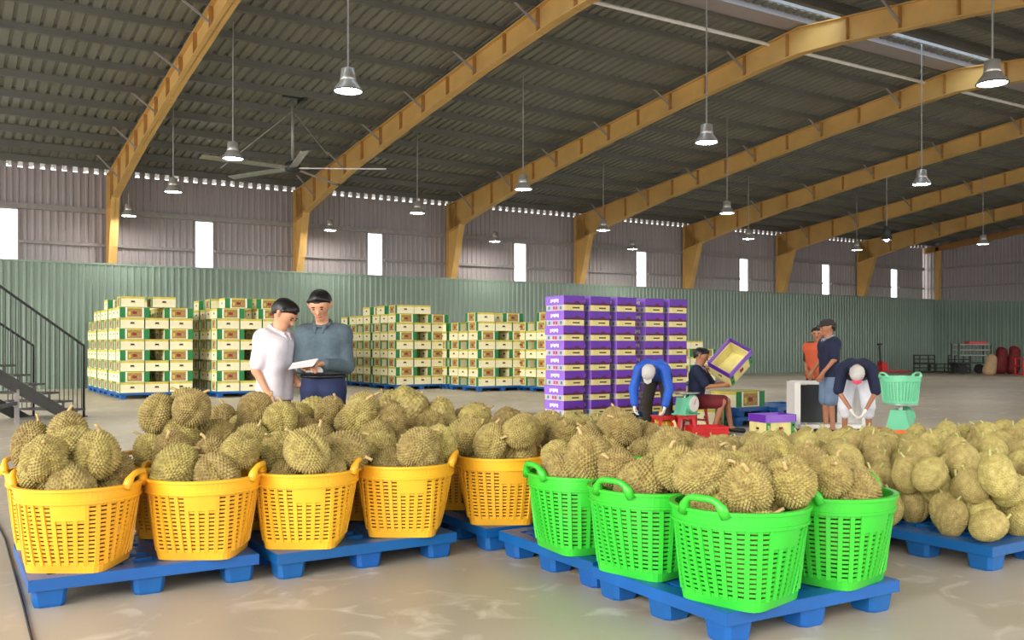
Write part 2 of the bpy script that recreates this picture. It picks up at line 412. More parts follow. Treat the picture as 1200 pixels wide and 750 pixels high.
for a in (math.pi * .97, -.9):
    MB().tube([(0, 0, ztop - .4), (1.9 * math.cos(a - TH), 1.9 * math.sin(a - TH), .05)], .012, 5).build('stay_wire', rodm, fan)

# ------------------------------------------------------------------ staircase at the left
def stairs():
    base = W(-7.78, 16.9)
    o = thing('metal_staircase', 'dark grey steel staircase with thin baluster railing by the green wall', 'staircase', base)
    up2 = (W(-.26, -.965) - W(0, 0)); up = Vector((up2.x, up2.y, 0)).normalized()      # climbs towards the left foreground
    lf = Vector((-up.y, up.x, 0)) * -1
    if (lf.x * CS - lf.y * SN) > 0: lf = -lf                                            # width runs to the left
    G, R_, n, wd = .33, .165, 16, 1.1
    def P(s, l, z): return up * s + lf * l + Vector((0, 0, z))
    for l in (0, wd):
        s = MB().poly_extrude([P(-.1, l, 0), P(.5, l, 0), P(n * G, l, n * R_ - .36), P(n * G, l, n * R_ - .07), P(.1, l, .02), P(-.1, l, .02)], lf * .03).build('stringer', stairg, o)
        r = MB().tube([P(.0, l, 0), P(0, l, 1.3), P(n * G, l, n * R_ + 1.3)], .022, 8).build('handrail', dark, o, True)
        for i in range(n):
            for q in (0.17, .5, .83):
                ss = (i + q) * G; MB().tube([P(ss, l, R_ * (i + 1) - .02), P(ss, l, ss / G * R_ + 1.29)], .0085, 5).build('baluster', dark, r)
    for i in range(n):
        t = MB().box((0, 0, 0), (.01, .01, .01)); t = MB()
        t.poly_extrude([P(i * G - .02, -.02, R_ * (i + 1)), P(i * G + G, -.02, R_ * (i + 1)), P(i * G + G, wd + .03, R_ * (i + 1)), P(i * G - .02, wd + .03, R_ * (i + 1))], (0, 0, -.035)); t.build('tread', stairg, o)
        MB().bar(P(i * G + G * .5, .02, R_ * (i + 1) - .02), P(i * G + G * .5, .02, R_ * i + .02), .06, .04, up=(1, 0, 0)).build('tread_bracket', stairg, o)
    for s, l in ((1.55, .02), (1.55, wd), (4.2, .02), (4.2, wd)):
        MB().box(P(s, l, (s / G * R_ - .2) / 2), (.07, .07, s / G * R_ - .2)).build('support_post', girt, o)
    MB().bar(P(1.55, .02, .35), P(3.6, .02, .1), .06, .06).build('cross_brace', stairg, o)
stairs()

# ------------------------------------------------------------------ cartons
cream = mat('carton_cream', (238, 230, 192), .7, var=.05, rnd=.05); ctop = mat('carton_olive_top', (168, 166, 92), .75)
cyel = mat('carton_yellow_band', (222, 200, 70), .7); cgrn = mat('carton_green', (36, 128, 66), .65); cwht = mat('carton_white', (240, 240, 230), .65)
cbrn = mat('carton_brown_print', (186, 156, 92), .7, var=.25, scale=40, rgb2=(130, 96, 54)); cred = mat('carton_red_mark', (150, 52, 40), .7)
cdk = mat('carton_hole', (40, 26, 16), .8)
CL, CW, CH = .70, .56, .262
def carton_mesh():
    mats = [cream, ctop, cyel, cgrn, cwht, cbrn, cred, cdk]; mb = MB(); x, y, h = CL / 2 - .006, CW / 2 - .006, CH - .004
    mb.box((0, 0, h / 2), (2 * x, 2 * y, h), mi=0); e = .0025
    mb.box((0, 0, h - .004), (2 * x + .012, 2 * y + .012, .012), mi=1)
    for s in (-1, 1):
        # short end: cream with yellow band, dark hand hole
        mb.box((s * x, 0, h * .86), (2 * e, 2 * y - .01, h * .16), mi=2)
        mb.box((s * x, 0, h * .52), (3 * e, .09, .035), mi=7)
        mb.box((s * x, 0, h * .42), (2 * e, .12, .012), mi=5)
        # long side: green corners, white stripes, brown printed centre with red mark
        for q in (-1, 1):
            mb.box((q * (x - .065), s * y, h * .5), (.13, 2 * e, h * .98), mi=3)
            mb.box((q * (x - .15), s * y, h * .5), (.035, 2.4 * e, h * .98), mi=4)
        mb.box((0, s * y, h * .47), (2 * x - .35, 2 * e, h * .78), mi=5)
        mb.box((0, s * y, h * .9), (2 * x - .35, 2 * e, h * .14), mi=2)
        mb.box((0, s * y, h * .47), (.1, 3.4 * e, .07), mi=6); mb.box((-.12, s * y, h * .4), (.05, 3.4 * e, .09), mi=2)
    return mb.mesh('carton', mats)
CART = carton_mesh()
PALW, PALD = 1.74, 1.74
def pallet_mesh(wx, wy, h=.15, simple=False):
    deck = MB(); t = .03; b = .09
    for (cx, cy, sx, sy) in ((0, wy / 2 - b / 2, wx, b), (0, -wy / 2 + b / 2, wx, b), (wx / 2 - b / 2, 0, b, wy - 2 * b), (-wx / 2 + b / 2, 0, b, wy - 2 * b)):
        deck.box((cx, cy, h - t / 2), (sx, sy, t))
    n = 2 if simple else 7
    for i in range(1, n):
        f = -wx / 2 + wx * i / n; deck.box((f, 0, h - t / 2 - .002), (.05 if n > 2 else .3, wy - .1, t - .006))
        f = -wy / 2 + wy * i / n; deck.box((0, f, h - t / 2 - .003), (wx - .1, .05 if n > 2 else .3, t - .008))
    if not simple:
        for i in range(n):
            for j in range(n):
                if (i * 3 + j * 5) % 4 == 0: deck.box((-wx / 2 + wx * (i + .5) / n, -wy / 2 + wy * (j + .5) / n, h - t / 2 - .004), (wx / n, wy / n, t - .012))
    for s in (-1, 1):                                    # downturned skirt
        deck.box((0, s * (wy / 2 - .008), h - .03), (wx + .004, .022, .056)).box((s * (wx / 2 - .008), 0, h - .03), (.022, wy + .004, .056))
    foot = MB(); fw = .17
    prof = []
    def ring(k, z, r): 
        a = fw / 2 * k; c = r
        return [(sx * a - (sx * c if e == 0 else 0), sy * a - (sy * c if e == 1 else 0), z) for sx, sy, es in ((-1, -1, (1, 0)), (1, -1, (0, 1)), (1, 1, (1, 0)), (-1, 1, (0, 1))) for e in es]
    rings = [ring(.80, 0, .025), ring(.86, .012, .022), ring(1.0, h - .03, .02)]
    vs = [p for r in rings for p in r]; fs = [tuple(range(7, -1, -1)), tuple(range(16, 24))]
    for q in range(2):
        for k in range(8): fs.append((q * 8 + k, q * 8 + (k + 1) % 8, q * 8 + 8 + (k + 1) % 8, q * 8 + 8 + k))
    foot.add(vs, fs)
    return deck.mesh('deck', blue), foot.mesh('foot', blue), wx, wy
def pallet(pm, x, y, label, group, rz=0, z=0):
    d, f, wx, wy = pm
    o = thing('plastic_pallet', label, 'pallet', (x, y, z), rz, group); put('deck', d, o)
    for i in (-1, 0, 1):
        for j in (-1, 0, 1): put('foot', f, o, (i * (wx / 2 - .095), j * (wy / 2 - .095), 0))
    return o
PM_big = pallet_mesh(PALW, PALD, .15, True)
stuff_cart = []                                         # (x,y,z,rot90) of cartons past the limit
n_ind = 0
CMAX = 250
def stack(cx, cy, layers, label, tops=(), ind_front=True, first=True, cols=(0, 1, 2)):
    """one loaded pallet: layers alternate three cartons end-on and two side-on, as seen from the hall"""
    global n_ind
    g = 'cartons ' + label
    pallet(PM_big, cx, cy, 'blue pallet under the cream carton stack ' + label, 'pallets under cream cartons')
    for L in range(layers + 1):
        z = .15 + L * CH
        if L == layers:
            items = [(a, -PALD / 2 + CL / 2 + b, r) for a, b, r in tops]
        elif L % 2 == 0:                                 # end-on: long axis along Y
            items = [((i - 1) * (CW + .015), s * (PALD / 2 - CL / 2), 1) for i in cols for s in (-1, 1)]
        else:
            items = [(s * (PALW / 2 - CL / 2), (i - 1) * (CW + .015), 0) for i in (0, 1, 2) for s in (-1, 1)]
        for (ax, ay, r) in items:
            jx, jy = rng.uniform(-.006, .006), rng.uniform(-.006, .006)
            vis = (ay < -.2 and ind_front) or (L == layers)
            if vis or (ind_front and first and ax < -.2):
                o = put('carton', CART, None, (cx + ax + jx, cy + ay + jy, z), (0, 0, math.pi / 2 * r + rng.uniform(-.008, .008)))
                tag(o, 'cream printed carton in the stack ' + label, 'carton', g); n_ind += 1
            else: stuff_cart.append((cx + ax + jx, cy + ay + jy, z, r))
def row(xl, yb, n, layers, label, tops, gap=.12, nfirst=True):
    p = pxz(xl, yb)                                       # front left corner of the row on the floor
    for k in range(n):
        stack(p.x + PALW / 2, p.y + PALD / 2 + k * (PALD + gap), layers if k == 0 else layers - (1 if k == n - 1 else 0), label if k == 0 else label + ', row behind', tops if k == 0 else ((-.5, .02, 0), (.3, .1, 1)), ind_front=(k == 0))
row(140, 468, 3, 8, 'beside the staircase', ((-.55, .05, 1), (.16, -.05, 1)))
row(254, 466, 3, 8, 'behind the man in the white shirt', ((-.3, 0, 0), (.5, .05, 0), (-.55, .75, 1)))
row(464, 457, 3, 8, 'behind the man in the grey sweater', ((-.56, 0, 1), (.0, .02, 1), (-.5, .8, 0)))
row(560, 459, 2, 7, 'next to the purple cartons', ((-.6, 0, 1), (.35, 0, 0)))
row(642, 460, 2, 7, 'half hidden by the purple cartons', ((-.5, 0, 1),))
p = pxz(812, 452); stack(p.x + .2, p.y + .9, 4, 'beyond the seated worker', ((-.55, 0, 1), (.0, 0, 1)))
mbs = MB()
me0 = CART; V0 = [v.co.copy() for v in me0.vertices]; F0 = [tuple(p.vertices) for p in me0.polygons]; MI0 = [p.material_index for p in me0.polygons]
for (x, y, z, r) in stuff_cart:
    o0 = len(mbs.v); mbs.v += [((-v.y if r else v.x) + x, (v.x if r else v.y) + y, v.z + z) for v in V0]; mbs.f += [tuple(i + o0 for i in f) for f in F0]; mbs.m += MI0
o = mbs.build('carton_stacks', [cream, ctop, cyel, cgrn, cwht, cbrn, cred, cdk])
tag(o, 'rows of cream printed cartons stacked behind the front cartons by the green wall', 'cartons', kind='stuff')

# purple cartons
purp = mat('carton_purple', (98, 40, 168), .55, var=.08, rnd=.06); purl_ = mat('carton_lilac', (150, 104, 214), .55, var=.08)
maroon = mat('carton_maroon', (92, 24, 60), .6); pcream = mat('carton_pale_yellow', (238, 226, 150), .65); plabel = mat('carton_dark_print', (104, 84, 50), .7)
pdotr = mat('carton_dot_red', (190, 70, 60), .6); pdotg = mat('carton_dot_green', (60, 150, 90), .6); plilac = mat('carton_side_lilac', (198, 184, 226), .6)
PW, PD, PH = .41, .55, .246
def purple_meshes():
    b = MB(); b.box((0, 0, PH * .5), (PW - .02, PD - .02, PH - .006), mi=0)
    b.box((.04, -PD / 2 + .01, PH * .2), (.14, .006, .026), mi=1)
    b.box((-PW / 2 + .01, 0, PH * .24), (.006, PD - .05, PH * .4), mi=2)
    for q, mi in ((-.17, 4), (-.04, 3), (.03, 3), (.17, 4)): b.box((-PW / 2 + .008, q, PH * .2), (.008, .05, .05), mi=mi)
    l = MB(); h0 = PH * .40
    l.box((0, 0, (PH + h0) / 2), (PW, PD, PH - h0), mi=0)
    l.box((0, -PD / 2, h0 + .014), (PW + .002, .006, .03), mi=1)
    n = 10; pts = [(.05 + .05 * math.cos(math.pi * k / n), -PD / 2 - .004, h0 + .03 * math.sin(math.pi * k / n) + .028) for k in range(n + 1)]
    l.poly_extrude(pts, (0, .004, 0), mi=1)
    l.box((-PW / 2, 0, (PH + h0) / 2), (.004, PD - .01, PH - h0 - .006), mi=2)
    for q in range(5): l.box((-PW / 2 - .001, -.1 + q * .05, h0 + PH * .27 + (.008 if q % 2 else 0)), (.004, .036, .045 if q % 2 else .06), mi=3)
    return b.mesh('box_base', [pcream, plabel, plilac, pdotr, pdotg]), l.mesh('box_lid', [purp, maroon, purl_, cwht])
PBASE, PLID = purple_meshes()
def purple(loc, rz, label, group=None, lid=True):
    o = thing('purple_carton', label, 'carton', loc, rz, group); put('box_base', PBASE, o)
    if lid: put('box_lid', PLID, o)
    return o
d0 = 15.1; pcol = [661, 692.5, 722.5, 759.5, 787]
pf0 = pxd(pcol[0], d0); PM_mid = pallet_mesh(1.3, 1.1, .15, True)
xs_p = []
for xi in pcol:
    t = (xi - 600) / F_PX; yy = pf0.y; xs_p.append(yy * (SN + t * CS) / (CS - t * SN))
pallet(PM_mid, xs_p[0] + .68, pf0.y + .4, 'blue pallet under the purple lidded cartons', 'pallets under purple cartons')
pallet(PM_mid, xs_p[3] + .6, pf0.y + .46, 'blue pallet under the purple lidded cartons', 'pallets under purple cartons')
for c, xx in enumerate(xs_p):
    for L in range(8):
        purple((xx + PW / 2 + rng.uniform(-.012, .012), pf0.y + PD / 2 + (.06 if c > 2 else 0) + rng.uniform(-.012, .012), .15 + L * PH), rng.uniform(-.02, .02), 'purple lidded pale yellow carton in the tall purple stack', 'purple cartons in the tall stack')

# ------------------------------------------------------------------ pallets and baskets in the foreground
PM = pallet_mesh(1.13, .99, .15)
PH0 = .15
HB, RR = .43, .315
def br(phi, t):                                        # basket radius: rounded square foot, round mouth
    s = .20 / (abs(math.cos(phi)) ** 7 + abs(math.sin(phi)) ** 7) ** (1 / 7)
    k = t ** .72; return s * (1 - k) + .302 * k
def basket_meshes(m, pa=-1.59):
    n = 72; out = {}
    def band(mb, z0, z1, off, th, p0=0, p1=None, seg=n):
        full = p1 is None; c = seg if full else max(2, int(seg * abs(p1 - p0) / (2 * math.pi)))
        vs = []; m_ = c if full else c + 1
        for k in range(m_):
            a = 2 * math.pi * k / c if full else p0 + (p1 - p0) * k / c
            for z, of in ((z0, off), (z1, off), (z1, off - th), (z0, off - th)):
                r = br(a, min(1, z / HB)) + of; vs.append((r * math.cos(a), r * math.sin(a), z))
        fs = []
        for k in range(c):
            j = (k + 1) % m_
            for q in range(4): fs.append((k * 4 + q, j * 4 + q, j * 4 + (q + 1) % 4, k * 4 + (q + 1) % 4))
        if not full: fs += [(0, 1, 2, 3), ((m_ - 1) * 4 + 3, (m_ - 1) * 4 + 2, (m_ - 1) * 4 + 1, (m_ - 1) * 4)]
        mb.add(vs, fs)
    body = MB(); rows = 15; z0, z1 = .042, .362
    for i in range(rows):
        z = z0 + (z1 - z0) * (i + .5) / rows; band(body, z - .0066, z + .0066, 0, .005)
    nr = 34
    for k in range(nr):
        a = 2 * math.pi * (k + .5) / nr; pts = [z0 + (z1 - z0) * i / 7 for i in range(8)]; vs = []
        for z in pts:
            r = br(a, z / HB); wv = .0105; tx, ty = -math.sin(a), math.cos(a)
            for sx, of in ((-1, .006), (1, .006), (1, -.003), (-1, -.003)):
                vs.append(((r + of) * math.cos(a) + sx * wv * tx, (r + of) * math.sin(a) + sx * wv * ty, z))
        body.add(vs, [(i * 4 + q, i * 4 + (q + 1) % 4, i * 4 + 4 + (q + 1) % 4, i * 4 + 4 + q) for i in range(7) for q in range(4)])
    band(body, .0, .046, .003, .008)
    vs = [(br(2 * math.pi * k / n, .02) * math.cos(2 * math.pi * k / n), br(2 * math.pi * k / n, .02) * math.sin(2 * math.pi * k / n), .012) for k in range(n)]
    body.add(vs, [tuple(range(n))])
    out['lattice'] = body.mesh('lattice', m)
    rim = MB(); band(rim, .358, .372, .016, .02); band(rim, .37, .43, .010, .012); band(rim, .422, .436, .018, .026)
    out['rim'] = rim.mesh('rim', m)
    pl = []
    for a0 in (pa, pa + math.pi):
        mb = MB(); band(mb, .275, .36, .0075, .01, a0, a0 + .55, 144); pl.append(mb.mesh('name_plate', m))
    out['plates'] = pl
    hs = []
    for s in (0, math.pi):
        mb = MB(); path = []
        for k in range(13):
            u = -1 + 2 * k / 12; a = s + u * .36; z = .412 + .078 * (1 - u ** 4) * (1 if abs(u) < 1 else 0); r = .312 + .012 * (1 - u * u)
            path.append(Vector((r * math.cos(a), r * math.sin(a), z)))
        mb.tube(path, [.024 if abs(k - 6) > 4 else .016 for k in range(13)], 8); hs.append(mb.mesh('handle', m, True))
    out['handles'] = hs
    return out
BK = {'y': basket_meshes(yel), 'g': basket_meshes(grn, -2.1)}
def basket(col, x, y, rz, label, group):
    o = thing('plastic_basket', label, 'basket', (x, y, PH0), rz, group); b = BK[col]
    put('lattice', b['lattice'], o); put('rim', b['rim'], o)
    for m in b['plates']: put('name_plate', m, o)
    for m in b['handles']: put('handle', m, o)
    return o
PAL = [(.97, 5.6, 'under the two outermost yellow baskets'), (2.17, 5.53, 'under the middle yellow baskets'), (3.53, 5.52, 'behind the green baskets, under the last yellow basket'),
       (3.55, 4.44, 'under the green basket next to the last yellow one'), (3.48, 3.38, 'under the foremost green baskets'),
       (2.2, 6.62, 'in front of the two standing men'), (3.5, 6.6, 'behind the yellow baskets, beside the two standing men')]
for x, y, l in PAL: pallet(PM, x, y, 'blue plastic pallet ' + l, 'blue pallets under the baskets', rng.uniform(-.03, .03))
# colour, x, y, turn, heap top height
YB = -.56
BASK = [('y', .66, 5.36, YB, .89), ('y', 1.29, 5.31, YB, .81), ('y', 1.86, 5.26, YB, .84), ('y', 2.49, 5.25, YB, .82), ('y', 3.2, 5.26, YB, .86),
        ('y', .66, 5.98, YB, .95), ('y', 1.30, 5.94, YB, 1.05), ('y', 1.88, 5.89, YB, 1.0), ('y', 2.50, 5.88, YB, .99), ('y', 3.2, 5.9, YB, .88), ('y', 3.84, 5.3, YB, .84), ('y', 3.84, 5.92, YB, .84),
        ('g', 3.15, 4.30, -.11, .80), ('g', 3.82, 4.24, .1, .80), ('y', 3.84, 4.84, -.4, .88),
        ('g', 3.13, 3.68, .23, .81), ('g', 3.14, 3.06, .23, .84), ('g', 3.78, 3.08, .2, .78), ('g', 3.77, 3.70, .1, .80),
        ('y', 1.88, 6.52, YB, .97), ('y', 2.5, 6.5, YB, .97), ('y', 3.2, 6.5, YB, 1.03), ('y', 3.84, 6.5, YB, .84), ('y', 1.88, 6.95, YB, .9), ('y', 2.5, 6.98, YB, .9), ('y', 3.2, 6.98, YB, .98)]
BL = {1: 'second yellow basket from the staircase, in the front row', 2: 'third yellow basket from the staircase, in the front row', 3: 'fourth yellow basket from the staircase, in the front row',
      13: 'green basket mostly hidden among the other green ones', 15: 'green basket right behind the foremost green basket', 18: 'green basket hidden behind the two on the pallet corners',
      0: 'yellow basket nearest the staircase, heaped with durians', 4: 'yellow basket touching the green ones, heaped with durians', 12: 'green basket touching the last yellow basket, heaped with durians',
      16: 'foremost green basket on its pallet corner, heaped with durians', 17: 'green basket on the pallet corner facing the loose durian pile'}
for i, (c, x, y, rz, zt) in enumerate(BASK):
    nm = 'yellow' if c == 'y' else 'green'
    basket(c, x, y, rz, BL.get(i, nm + ' basket in the rows hidden behind the front yellow baskets'), nm + ' baskets of durians')

# ------------------------------------------------------------------ durians: packing
class Pack:
    def __init__(s): s.P = np.zeros((0, 4)); s.tag = []
    def drop(s, cand, r, z0):
        """lowest resting height for every candidate xy"""
        z = np.full(len(cand), z0)
        if len(s.P):
            dx = cand[:, None, 0] - s.P[None, :, 0]; dy = cand[:, None, 1] - s.P[None, :, 1]; d2 = dx * dx + dy * dy
            R = (r + s.P[None, :, 3]) * .93; h = np.where(d2 < R * R, s.P[None, :, 2] + np.sqrt(np.maximum(R * R - d2, 0)), -9)
            z = np.maximum(z, h.max(1))
        return z
    def add(s, x, y, z, r, t): s.P = np.vstack([s.P, [x, y, z, r]]); s.tag.append(t)
PK = []
for bi, (c, bx, by, rz, zt) in enumerate(BASK):
    pk = Pack(); rim = PH0 + HB
    # neighbouring heaps already placed
    if PK:
        near = [q for q in PK if abs(q[0] - bx) < .75 and abs(q[1] - by) < .75]
        if near: pk.P = np.array([q[:4] for q in near]); pk.tag = [None] * len(near)
    fails = 0
    while fails < 9:
        r = rng.uniform(.098, .120)
        a = nrg.uniform(0, 2 * math.pi, 90); q = np.sqrt(nrg.uniform(0, 1, 90)) * .29
        cand = np.stack([bx + q * np.cos(a), by + q * np.sin(a)], 1); z = pk.drop(cand, r, PH0 + .02 + r)
        t = np.clip((z - PH0) / HB, 0, 1); rin = .2 * (1 - t ** .72) + .302 * t ** .72
        lim = np.where(z < rim - .02, np.maximum(.02, rin - r * 1.26), np.where(z < rim + .09, .288 - r, np.maximum(.05, .235 - (z - rim - .09) * .45)))
        ok = (q <= lim) & (z + r * 1.05 <= zt)
        if not ok.any(): fails += 1; continue
        zz = np.where(ok, z + nrg.uniform(0, .03, 90), 9); i = int(zz.argmin())
        pk.add(cand[i, 0], cand[i, 1], z[i], r, bi); PK.append((cand[i, 0], cand[i, 1], z[i], r, c, bi))
# loose pile on pallets to the right
POLY = [(5.1, 3.02), (9.7, 3.02), (9.3, 4.8), (8.0, 5.25), (7.3, 5.8), (6.85, 6.4), (7.15, 7.6), (7.7, 9.0), (8.25, 10.5), (6.6, 10.7), (5.4, 8.4), (5.1, 6.0)]
def inpoly(x, y, P=POLY):
    c = np.zeros(len(x), bool); n = len(P)
    for i in range(n):
        (x1, y1), (x2, y2) = P[i], P[i - 1]
        k = ((y1 > y) != (y2 > y)) & (x < (x2 - x1) * (y - y1) / (y2 - y1 + 1e-12) + x1); c ^= k
    return c
PMF = pallet_mesh(1.13, .99, .15)
for i in range(4):
    for j in range(8):
        cx, cy = 5.13 + .565 + i * 1.16, 3.05 + .5 + j * 1.03
        if inpoly(np.array([cx]), np.array([cy]))[0] or (j == 0): pallet(PMF, cx, cy, 'blue plastic pallet under the loose durian pile', 'blue pallets under the loose durians', rng.uniform(-.015, .015))
FP = np.zeros((0, 4)); FIELD = []
cells = {}
def fdrop(x, y, r):
    z = .15 + r * 1.08
    ci, cj = int(x / .25), int(y / .25)
    for a in (-1, 0, 1):
        for b in (-1, 0, 1):
            for (X, Y, Z, R) in cells.get((ci + a, cj + b), ()):
                d2 = (x - X) ** 2 + (y - Y) ** 2; S = (r + R) * .95
                if d2 < S * S: z = max(z, Z + 1.12 * math.sqrt(S * S - d2))
    return z
def zcap(x, y):                                       # height of the pile
    near = min(1, max(0, (7.2 - y) / 2.4)); edge = min(1, (x - 5.1) / .35 + .3); back = 1.0
    return .15 + (.215 + .255 * near) * edge
fails = 0
while fails < 60:
    r = rng.uniform(.088, .102); best = None
    for _ in range(26):
        x = rng.uniform(5.22, 9.6); y = rng.uniform(3.12, 10.6)
        if not inpoly(np.array([x - .1, x + .1]), np.array([y, y])).all(): continue
        z = fdrop(x, y, r)
        if z + r * .8 > zcap(x, y) : continue
        if best is None or z < best[2]: best = (x, y, z)
    if best is None: fails += 1; continue
    FIELD.append(best + (r,)); cells.setdefault((int(best[0] / .25), int(best[1] / .25)), []).append(best + (r,))
ALL = [(x, y, z, r, c, b) for x, y, z, r, c, b in PK] + [(x, y, z, r, 'f', -1) for x, y, z, r in FIELD]
# what the camera can see of each (coarse painter pass), so that the largest 300 become single objects
idb = np.full((188, 300), -1, int); S4 = .25
order = sorted(range(len(ALL)), key=lambda i: -toimg(ALL[i])[2])
yy_, xx_ = np.mgrid[0:188, 0:300]
occl = [(toimg((x, y, .3)), c) for c, x, y, rz, zt in BASK]
events = [(toimg(ALL[i])[2], 'd', i) for i in order] + [(toimg((b[1], b[2], .3))[2] - .3, 'b', k) for k, b in enumerate(BASK)]
for d, kind, i in sorted(events, key=lambda e: -e[0]):
    if kind == 'd':
        u, v, d = toimg(ALL[i]); rp = ALL[i][3] * F_PX / d * S4; u *= S4; v *= S4
        x0, x1, y0, y1 = int(max(0, u - rp)), int(min(300, u + rp + 2)), int(max(0, v - rp)), int(min(188, v + rp + 2))
        if x1 <= x0 or y1 <= y0: continue
        m = (xx_[y0:y1, x0:x1] - u) ** 2 + (yy_[y0:y1, x0:x1] - v) ** 2 < rp * rp; idb[y0:y1, x0:x1][m] = i
    else:
        b = BASK[i]; u, v, dd = toimg((b[1], b[2], PH0 + HB)); u2, v2, _ = toimg((b[1], b[2], PH0)); rp = .31 * F_PX / dd
        x0, x1, y0, y1 = int(max(0, (u - rp) * S4)), int(min(300, max(0, (u + rp) * S4))), int((v + rp * .25) * S4), int(min(188, v2 * S4))
        if x1 > x0 and y1 > y0: idb[y0:y1, x0:x1] = -1
cnt = np.bincount(idb[idb >= 0], minlength=len(ALL))
rank = sorted(range(len(ALL)), key=lambda i: -cnt[i])
SINGLE = set(i for i in rank[:300] if cnt[i] > 0)

# durian meshes
def ico(sub):
    t = (1 + 5 ** .5) / 2
    v = [(-1, t, 0), (1, t, 0), (-1, -t, 0), (1, -t, 0), (0, -1, t), (0, 1, t), (0, -1, -t), (0, 1, -t), (t, 0, -1), (t, 0, 1), (-t, 0, -1), (-t, 0, 1)]
    f = [(0, 11, 5), (0, 5, 1), (0, 1, 7), (0, 7, 10), (0, 10, 11), (1, 5, 9), (5, 11, 4), (11, 10, 2), (10, 7, 6), (7, 1, 8), (3, 9, 4), (3, 4, 2), (3, 2, 6), (3, 6, 8), (3, 8, 9), (4, 9, 5), (2, 4, 11), (6, 2, 10), (8, 6, 7), (9, 8, 1)]
    v = [Vector(p).normalized() for p in v]; old = 0
    for s in range(sub):
        c = {}; nf = []; old = len(v)
        def mid(a, b):
            k = (min(a, b), max(a, b))
            if k not in c: c[k] = len(v); v.append(((v[a] + v[b]) / 2).normalized())
            return c[k]
        for a, b, d in f:
            ab, bd, da = mid(a, b), mid(b, d), mid(d, a); nf += [(a, ab, da), (b, bd, ab), (d, da, bd), (ab, bd, da)]
        f = nf
    return v, f, old
ICO = {s: ico(s) for s in (2, 3, 4)}
def durian_mesh(name, sub, seed, m, spike=.1, elong=1.2, lobe=.11):
    R = random.Random(seed); v, f, old = ICO[sub]; ph = R.uniform(0, 6); la = [R.uniform(.5, 1.3) for _ in range(5)]
    bend = R.uniform(-.16, .16); point = R.uniform(.0, .14); jit = [Vector((R.gauss(0, 1), R.gauss(0, 1), R.gauss(0, 1))) for _ in range(old)]
    vs = []
    for i, p in enumerate(v):
        az = math.atan2(p.y, p.x); k = int(((az + ph) % (2 * math.pi)) / (2 * math.pi) * 5) % 5
        u = ((az + ph) % (2 * math.pi)) / (2 * math.pi) * 5 % 1.0; sl = math.sqrt(max(0, 1 - p.z * p.z))
        L = 1 + lobe * la[k] * (math.sin(math.pi * u) ** .7 - .62) * sl ** 1.1
        rad = L * (1 - point * max(0, -p.z) * sl); q = Vector((p.x * rad, p.y * rad, p.z * elong * (1 + .03 * L)))
        q.x += bend * (1 - p.z * p.z) * .4
        if i < old: q += p * spike + jit[i] * spike * .14
        elif p.z > .93 or p.z < -.95: pass
        vs.append(q)
    return MB().add(vs, f).mesh(name, m, smooth=(spike < .03))
DN = {'near': [durian_mesh('durian', 4, s, dur, .095, 1.16 + .06 * (s % 4), .24) for s in range(7)],
      'mid': [durian_mesh('durian', 3, s + 20, dur, .085, 1.16 + .06 * (s % 4), .24) for s in range(6)],
      'field': [durian_mesh('durian', 4, s + 40, dur2, .045, 1.2 + .06 * (s % 4), .2) for s in range(6)],
      'fieldlow': [durian_mesh('durian', 3, s + 60, dur2, .04, 1.2 + .06 * (s % 4), .22) for s in range(4)]}
def stem_mesh(m, seed):
    R = random.Random(seed); a = R.uniform(0, 6); k = R.uniform(.05, .3)
    path = [(0, 0, 0), (0, 0, .12), (k * .5 * math.cos(a), k * .5 * math.sin(a), .28), (k * math.cos(a), k * math.sin(a), .36 + R.uniform(-.1, .12))]
    return MB().tube(path, [.14, .085, .075, .095], 8).mesh('stem', m, True)
STB = [stem_mesh(stemb, s) for s in range(4)]; STG = [stem_mesh(stemg, s + 9) for s in range(4)]
def orient(c):
    t = Vector((rng.gauss(0, .75), rng.gauss(0, .75) - .15, 1.0 if c != 'f' else 1.3)).normalized()
    if c != 'f' and rng.random() < .2: t.z *= -.2; t.normalize()
    return Vector((0, 0, 1)).rotation_difference(t) @ Quaternion((0, 0, 1), rng.uniform(0, 6.28))
DW = {0: 'yellow basket nearest the staircase', 1: 'second yellow basket from the staircase', 2: 'third yellow basket from the staircase', 3: 'fourth yellow basket from the staircase', 4: 'yellow basket touching the green ones', 12: 'green basket touching the yellow one', 15: 'green basket behind the foremost one', 16: 'foremost green basket', 17: 'green basket facing the loose pile'}
SV = MB(); SVm = []
